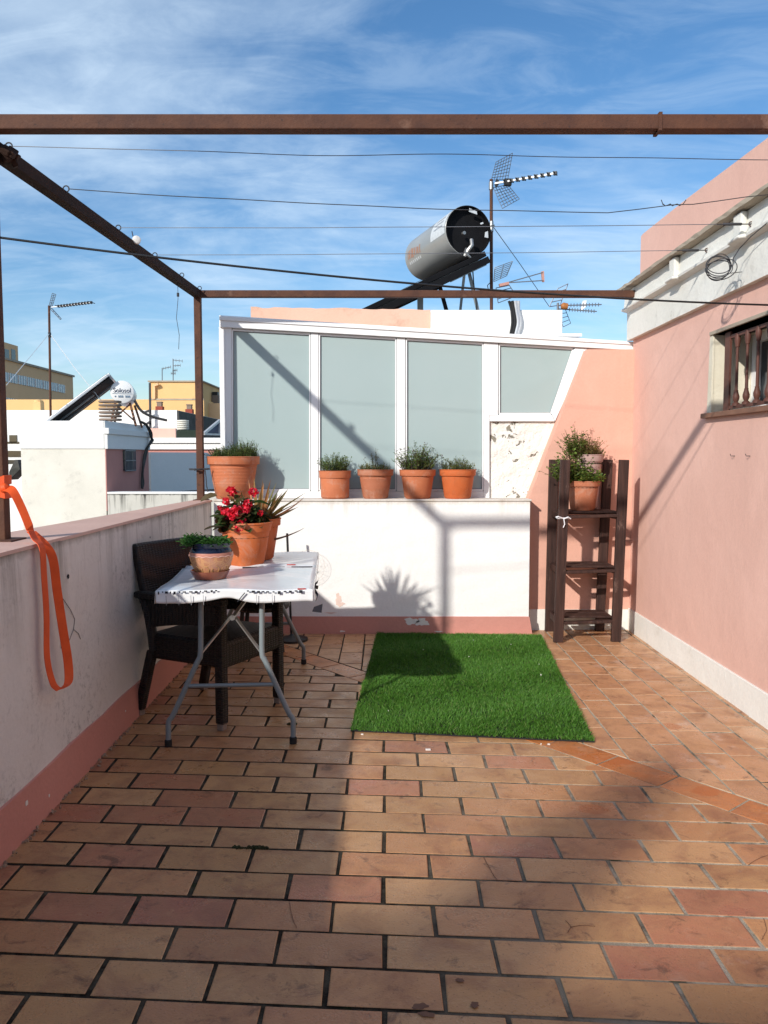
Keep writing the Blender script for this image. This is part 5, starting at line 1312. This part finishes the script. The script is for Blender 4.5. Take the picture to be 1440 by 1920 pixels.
b = MB()
for k in range(6): 
    z = hz + .02 + k * .075; cc2 = at(207, 780, 16.9); b.tube([Vector((cc2.x + .22 * math.cos(a), cc2.y + .18 * math.sin(a), z)) for a in [i * math.pi / 8 for i in range(16)]], .022, 6, closed=True)
b.build('pipe_coil', m_greyclay, t, smooth=True)
b = MB(); b.tube(smoothpath([f0 + ax2 * .8 + rt2 * .2 - up * .1, f0 + ax2 * .8 + rt2 * .35 - up * .35, f0 + ax2 * .9 + rt2 * .6 - up * .48, f0 + ax2 * 1 + rt2 * .9 - up * .55], 4), .03, 6); b.build('hose', m_greyclay, t, smooth=True)
# aerial on the same roof
Y = 17.4; mb_ = at(95, 790, Y); mb_.z = hz - .05; mt = at(92, 573, Y)
t = thing('tv_antenna', 'slender aerial mast with white guy wires rising from the white roof house', 'antenna', tuple(mb_))
b = MB(); b.tube([mb_, mt], .026, 8); b.build('mast', m_rust, t, smooth=True)
b = MB(); b.tube([at(93, 628, Y) + Vector((0, 0, .05)), at(93, 628, Y) - Vector((0, 0, .05))], .035, 8); b.build('mast_clamp', m_wire, t)
yagi(t, at(97, 576, Y), at(171, 567, Y - .3), 12, .24, .022, mt, True, (m_alu, m_wire))
grid(t, [at(91, 577, Y), at(98, 575, Y + .4), at(105, 552, Y + .3), at(98, 550, Y - .1)], 2, 8, .006, m_wire_lt)
grid(t, [at(94, 579, Y), at(97, 578, Y + .3), at(115, 598, Y + .3), at(113, 599, Y - .1)], 1, 4, .008, m_wire_lt)
b = MB(); b.tube([at(93, 625, Y), at(60, 665, 16.6), at(12, 722, 15.4)], .008, 4); b.tube([at(93, 625, Y), at(140, 690, 17.3), at(207, 772, 17.1)], .008, 4); b.build('guy_wire', simple('white_cord', (.75, .78, .8), rough=.6), t)

# drip-stained roof wall and the terrace behind it
t = thing('stained_wall', 'low white roof wall streaked with black drips beyond the pink capped parapet', 'wall', (-5, HY, 0))
b = MB(); x1 = at(408, 930, HY).x; b.box((hx1 + .001, HY + .03, -6), (x1 + .5, HY + .28, .64)); b.build('wall', m_stainwall, t)
b = MB(); b.box((hx1 + .001, HY + .02, .641), (x1 + .5, HY + .32, .68)); b.build('coping', m_limewash, t)
b = MB(); b.box((hx1 + .09, HY + .281, -6), (x1 + 1.2, 23.99, .52)); tag(b.build('gravel_roof', m_gravel), 'brown gravel covered flat roof between the stained wall and the pink row house', 'flat roof')
# white party wall turned away from the sun
s0 = Vector((-.292 * 19.2, 19.2, 0)); dr = Vector((.43, .9, 0)).normalized()
t_ = [s0 + dr * k for k in (0, 3.0)]; zt_ = 1.49
b = MB(); nrm_ = Vector((-dr.y, dr.x, 0)); b.prism([t_[0] + Vector((0, 0, .5)), t_[1] + Vector((0, 0, .5)), t_[1] + Vector((0, 0, zt_ - .35)), t_[0].lerp(t_[1], .72) + Vector((0, 0, zt_)), t_[0] + Vector((0, 0, zt_))], nrm_ * .2)
tag(b.build('party_wall', m_limewash), 'smooth white party wall in shade beside the small barred window of the white house', 'wall')
t = thing('row_house', 'pink house with a white banded cornice behind the smooth shaded party wall', 'house', (-5.5, 23, 0))
Y = 24.0; xa, xb = at(262, 830, Y).x, at(440, 830, Y).x
zc0, zc1 = at(300, 843, Y).z, at(300, 821, Y).z
b = MB(); b.box((xa, Y, -6), (xb, Y + 3, zc0)); b.build('wall', m_rosewall, t)
b = MB(); b.box((xa, Y - .08, zc0), (xb, Y + 3, zc0 + (zc1 - zc0) * .5)); b.box((xa, Y - .14, zc0 + (zc1 - zc0) * .5 + .012), (xb, Y + 3, zc1)); b.build('cornice', m_limewash, t, bevel=.02)
b = MB(); p = at(280, 820, 25.5); q2 = at(329, 803, 25.5); b.box((p.x, 25.5, p.z - .3), (q2.x, 27, q2.z)); b.build('raised_pink_wall', m_pink, t)
Y = 24.6
b = MB(); p, q2 = at(330, 820, Y), at(372, 806, Y); b.box((p.x, Y, p.z - .1), (q2.x, Y + .7, q2.z)); b.prism([at(372, 820, Y), at(380, 814, Y), at(372, 806, Y)], (0, .6, 0)); tag(b.build('tarpaulin_pile', m_tarp, bevel=.05), 'dark green tarpaulin covered pile on the pink house roof', 'tarpaulin pile')
b = MB(); o = at(343, 806, 24.9)
for k in range(5): b.lathe([(0, 0), (.17, 0), (.19, .02), (.19, .045), (.12, .055), (0, .055)], o + Vector((0, 0, k * .062)), 20)
tag(b.build('roof_ventilator', m_cream_wall, smooth=True), 'stacked ring roof ventilator standing above the dark tarpaulin', 'ventilator')
t = thing('photovoltaic_array', 'blue tilted solar panel on a frame left of the glass enclosure', 'solar panel', tuple(at(400, 812, 22)))
b = MB(); b.prism([at(382, 812, 21.6), at(412, 787, 22.4), at(436, 784, 23.4), at(408, 812, 22.6)], (0, 0, -.05)); b.build('cells', m_panel, t)
b = MB(); b.bar(at(382, 813, 21.6), at(412, 788, 22.4), .07, .06); b.bar(at(412, 789, 22.4), at(412, 814, 22.4), .05, .05); b.bar(at(382, 814, 21.6), at(420, 815, 22.4), .05, .05); b.build('frame', m_alu, t)
# long white wall with mossy flank
Y = 26.0
xa, xb = at(-60, 790, Y).x, at(332, 790, Y).x; z = at(300, 769, Y).z
t = thing('white_wall_house', 'long low white house with a dark mossy side wall behind the tarpaulin', 'house', ((xa + xb) / 2, Y, 0))
b = MB(); b.box((xa, Y, -6), (xb, Y + 7, z)); b.build('wall', m_limewash, t)
b = MB(); b.box((xb + .001, Y + .02, -6), (xb + .06, Y + 7, z - .02)); b.build('mossy_flank', m_cement, t)
b = MB()
for (x0_, y0_, x1_, y1_) in ((266, 775, 281, 772), (268, 799, 280, 794)): b.prism([at(x0_, y0_, Y - .3), at(x1_, y1_, Y - .3), at(x1_, y1_ - 5, Y - .3), at(x0_, y0_ - 2, Y - .3)], (0, .1, 0))
b.bar(at(281, 718, Y - .2), at(282, 803, Y - .2), .06, .06); b.build('pole_bracket', m_wire, t)
b = MB(); c2 = at(220, 768, Y + .5); b.box((c2.x - .2, Y + .3, z - .1), (c2.x + .3, Y + .8, at(220, 750, Y).z)); b.box((c2.x - .26, Y + .24, at(220, 750, Y).z), (c2.x + .36, Y + .86, at(220, 748, Y).z)); 
o = MB(); 
b = MB(); c2 = at(74, 768, Y + .5); b.box((c2.x - .12, Y + .3, z - .1), (c2.x + .12, Y + .6, at(74, 752, Y).z)); b.lathe([(.15, 0), (.15, .05), (.08, .08), (0, .08)], Vector((c2.x, Y + .45, at(74, 752, Y).z)), 14); b.build('chimney', m_yellow, t)
# yellow house
Y = 36.0
t = thing('yellow_house', 'yellow flat roofed house with two red based chimneys behind the rusty post', 'house', (-9, Y, 0))
xa, xb = at(258, 790, Y).x, at(383, 790, Y).x; z0_ = at(300, 749, Y).z; z1_ = at(300, 716, Y).z
b = MB(); b.box((xa - 6, Y, -6), (xb, Y + 9, z0_)); b.build('lower_storey', m_yellow, t)
xa2 = at(281, 740, Y).x
b = MB(); b.box((xa2, Y + .05, z0_), (xb - .1, Y + 6, z1_)); b.build('upper_storey', m_yellow, t)
b = MB(); b.box((xa2 - .08, Y - .03, z1_), (xb - .02, Y + 6.1, z1_ + .06)); b.box((xa2 - .05, Y - .02, z0_ - .03), (xb, Y + .04, z0_ + .04)); b.build('roof_edge', m_slab, t)
b = MB(); b.bar(at(289, 748, Y - .05), at(289, 720, Y - .05), .10, .06); b.bar(at(289, 723, Y - .1), at(297, 720, Y - .1), .14, .1); b.build('drain_pipe', m_yellow_d, t)
b = MB(); p = at(392, 765, Y + 2); b.box((xb + .002, Y + 1, -6), (at(416, 765, Y + 1).x, Y + 8, at(400, 756, Y + 1).z)); b.build('side_wing', m_yellow_d, t)
b = MB(); p = at(403, 757, Y + 2); b.box((p.x - .16, Y + 2, p.z - .2), (p.x + .16, Y + 2.4, at(403, 741, Y + 2).z)); ch = b.build('chimney', m_greyclay, t)
b = MB(); z = at(403, 741, Y + 2).z; b.box((p.x - .13, Y + 2.02, z), (p.x + .13, Y + 2.38, z + .16)); b.build('chimney_cowl', m_black, ch)
for px, py in ((298, 771), (354, 776)):
    Yc = 34.5; p = at(px, py, Yc); b = MB(); b.box((p.x - .15, Yc, p.z - .6), (p.x + .15, Yc + .3, at(px, py - 9, Yc).z)); ch = b.build('chimney', m_clayred, t)
    z = at(px, py - 9, Yc).z; b = MB(); b.box((p.x - .10, Yc + .04, z), (p.x + .10, Yc + .26, z + .17)); b.box((p.x - .12, Yc + .02, z + .17), (p.x + .12, Yc + .28, z + .21)); b.build('chimney_pot', m_greyclay, ch)
Y = 38.0
for (mx, ytop_, rods, lab) in ((304, 690, ((306, 691, 320, 688),), 'tiny aerial with one boom on the yellow house roof'), (324.5, 673, ((324, 675, 342, 677), (325, 686, 338, 685), (324, 695, 332, 694), (321, 700, 329, 700)), 'tiny aerial with four short booms on the yellow house roof')):
    a = at(mx, 716, Y); t = thing('tv_antenna', lab, 'antenna', tuple(a)); b = MB(); b.tube([a - Vector((0, 0, .3)), at(mx, ytop_, Y)], .022, 6); b.build('mast', m_wire_lt, t)
    b = MB()
    for (x0_, y0_, x1_, y1_) in rods:
        b.bar(at(x0_, y0_, Y), at(x1_, y1_, Y - .5), .03, .03)
        for k in range(4): p = at(x0_ + (x1_ - x0_) * k / 3, y0_ + (y1_ - y0_) * k / 3, Y - .5 * k / 3); b.bar(p - Vector((0, 0, .07)), p + Vector((0, 0, .07)), .016, .016)
    b.build('boom', m_wire_lt, t)
# large ochre building far left
XB = -25.0
t = thing('ochre_block', 'large ochre building with a long band of windows, far beyond the near rusty post', 'building', (XB, 58, 0))
yA, yB = 40.0, XB / ((142 - 720) / F_PX); zt2 = at(142, 707, yB).z
b = MB(); b.box((XB - 14, yA, -6), (XB, yB, zt2)); b.build('wall', m_yellow_d, t)
b = MB(); b.box((XB - 14.1, yA, zt2), (XB + .12, yB + .1, zt2 + .14)); b.build('roof_edge', m_slab, t)
yC = XB / ((43 - 720) / F_PX); zu = at(43, 649, yC).z
b = MB(); b.box((XB - 10, yA, zt2 + .14), (XB - .05, yC, zu)); b.build('tower', m_yellow_d, t)
for px in (22, 34):
    y = XB / ((px - 720) / F_PX); zz = at(px, 667, y).z; b = MB(); b.box((XB - .06, y - .30, zz - .42), (XB - .03, y + .30, zz + .42)); b.build('window', m_darkglass, t)
def band(px0, px1, py0, py1, h, n):
    y0_, y1_ = XB / ((px0 - 720) / F_PX), XB / ((px1 - 720) / F_PX); z = at(px1, py1, y1_).z
    for k in range(n):
        ya, yb = y0_ + (y1_ - y0_) * k / n, y0_ + (y1_ - y0_) * (k + .86) / n
        b = MB(); b.box((XB + .005, ya, z - h / 2), (XB + .03, yb, z + h / 2)); wn = b.build('window', m_blueglass, t)
        for q in range(4):
            yy = ya + (yb - ya) * q / 3; b = MB(); b.box((XB + .031, yy - .03, z - h / 2), (XB + .06, yy + .03, z + h / 2)); b.build('mullion', m_frame, wn)
band(6, 127, 698, 730, .62, 8); band(6, 62, 757, 761, .62, 4)
# white house glimpsed beside the near post
Y = 21.0
t = thing('white_row_house', 'white house with small dark windows glimpsed between the near post and the white roof house', 'house', (-9.5, Y, 0))
xa, xb = at(-60, 850, Y).x, at(52, 850, Y).x; b = MB(); b.box((xa, Y, -6), (xb, Y + 3, at(20, 812, Y).z)); b.build('wall', m_limewash, t)
for px, py, w_, h_ in ((25, 823, .10, .20), (31, 851, .26, .16), (26, 830, .18, .05), (30, 866, .22, .10)):
    p = at(px, py, Y); b = MB(); b.box((p.x - w_, Y - .02, p.z - h_ / 2), (p.x + w_, Y + .01, p.z + h_ / 2)); b.build('window', m_darkglass, t)
b = MB(); b.prism([at(17, 900, Y - 1), at(37, 880, Y - 1), at(33, 862, Y - 1), at(28, 862, Y - 1), at(17, 885, Y - 1)], (0, .5, 0)); b.build('stair_shade', m_cement, t)  # dark slab added to stand in for shading on the stairs

# ------------------------------------------------------------------ house behind the terrace that throws the foreground shade
t = thing('shade_house', 'plain white house with a tapered chimney across the street, shading the front of the terrace', 'house', (-5.5, -6, 0))
b = MB(); YS = -6.0
b.prism([Vector((-16, YS, -6)), Vector((6, YS, -6)), Vector((6, YS, 4.55)), Vector((-5.0, YS, 4.76)), Vector((-5.66, YS, 4.97)), Vector((-16, YS, 5.05))], (0, -4, 0)); b.build('wall', m_limewash, t)
b = MB(); b.prism([Vector((-5.60, YS, 4.5)), Vector((-5.02, YS, 4.5)), Vector((-5.03, YS, 5.20)), Vector((-5.10, YS, 5.62)), Vector((-5.22, YS, 5.76)), Vector((-5.40, YS, 5.46)), Vector((-5.57, YS, 5.22))], (-.22, -.32, -.05)); b.build('chimney', m_greyclay, t)

# ------------------------------------------------------------------ light
SUN = Vector((.68, 1.0, -.59)).normalized()                 # direction the light travels
EL = math.asin(-SUN.z); AZ = math.atan2(-SUN.x, -SUN.y)
ld = bpy.data.lights.new('sun', 'SUN'); ld.energy = 3.35; ld.angle = R(1.1); ld.color = (1.0, .955, .885)
lo = bpy.data.objects.new('sun', ld); COL.objects.link(lo); lo.rotation_euler = SUN.to_track_quat('-Z', 'Y').to_euler()
w = bpy.data.worlds.new('World'); scene.world = w; w.use_nodes = True; nt = w.node_tree; nt.nodes.clear()
def N(t, **kw):
    n = nt.nodes.new(t)
    for k, v in kw.items(): setattr(n, k, v)
    return n
sky = N('ShaderNodeTexSky', sky_type='NISHITA', sun_disc=False); sky.sun_elevation = EL; sky.sun_rotation = AZ % (2 * math.pi); sky.altitude = 20; sky.air_density = 1.0; sky.dust_density = .8; sky.ozone_density = 2.5
tc = N('ShaderNodeTexCoord'); sep = N('ShaderNodeSeparateXYZ'); nt.links.new(tc.outputs['Generated'], sep.inputs[0])
mz = N('ShaderNodeMath', operation='MAXIMUM'); nt.links.new(sep.outputs[2], mz.inputs[0]); mz.inputs[1].default_value = .0
az = N('ShaderNodeMath', operation='ADD'); nt.links.new(mz.outputs[0], az.inputs[0]); az.inputs[1].default_value = .22
dx_ = N('ShaderNodeMath', operation='DIVIDE'); nt.links.new(sep.outputs[0], dx_.inputs[0]); nt.links.new(az.outputs[0], dx_.inputs[1])
dy_ = N('ShaderNodeMath', operation='DIVIDE'); nt.links.new(sep.outputs[1], dy_.inputs[0]); nt.links.new(az.outputs[0], dy_.inputs[1])
cb = N('ShaderNodeCombineXYZ'); nt.links.new(dx_.outputs[0], cb.inputs[0]); nt.links.new(dy_.outputs[0], cb.inputs[1])
def cl(sc, detail, rough, dist, loc, scale, lo_, hi_):
    mp = N('ShaderNodeMapping'); mp.inputs['Location'].default_value = loc; mp.inputs['Scale'].default_value = scale; mp.inputs['Rotation'].default_value = (0, 0, R(32)); nt.links.new(cb.outputs[0], mp.inputs[0])
    n = N('ShaderNodeTexNoise'); n.inputs['Scale'].default_value = sc; n.inputs['Detail'].default_value = detail; n.inputs['Roughness'].default_value = rough; n.inputs['Distortion'].default_value = dist; nt.links.new(mp.outputs[0], n.inputs['Vector'])
    r = N('ShaderNodeMapRange'); r.interpolation_type = 'SMOOTHSTEP'; r.inputs['From Min'].default_value = lo_; r.inputs['From Max'].default_value = hi_; nt.links.new(n.outputs['Fac'], r.inputs['Value']); return r.outputs[0]
ca_ = cl(1.0, 9, .6, .5, (3.1, 1.7, 0), (1, 1.5, 1), .40, .72)
cb_ = cl(3.6, 8, .62, .9, (7, 2, 0), (1, 2.4, 1), .38, .75)
mu = N('ShaderNodeMath', operation='MULTIPLY_ADD'); nt.links.new(ca_, mu.inputs[0]); mu.inputs[1].default_value = .62; 
m2 = N('ShaderNodeMath', operation='MULTIPLY'); nt.links.new(cb_, m2.inputs[0]); m2.inputs[1].default_value = .22; nt.links.new(m2.outputs[0], mu.inputs[2])
cov = N('ShaderNodeMath', operation='MULTIPLY'); nt.links.new(mu.outputs[0], cov.inputs[0]); cov.inputs[1].default_value = .92
hs = N('ShaderNodeHueSaturation'); hs.inputs['Saturation'].default_value = 1.22; hs.inputs['Value'].default_value = .80; nt.links.new(sky.outputs[0], hs.inputs['Color'])
mx = N('ShaderNodeMix', data_type='RGBA'); nt.links.new(cov.outputs[0], mx.inputs[0]); nt.links.new(hs.outputs[0], mx.inputs[6]); mx.inputs[7].default_value = (4.0, 4.9, 5.8, 1)
bg = N('ShaderNodeBackground'); bg.inputs[1].default_value = .15; nt.links.new(mx.outputs[2], bg.inputs[0])
ow = N('ShaderNodeOutputWorld'); nt.links.new(bg.outputs[0], ow.inputs[0])

scene.view_settings.view_transform = 'Standard'; scene.view_settings.look = 'None'
scene.view_settings.exposure = 0.38; scene.view_settings.gamma = 1.0
scene.cycles.max_bounces = 8; scene.cycles.use_denoising = True
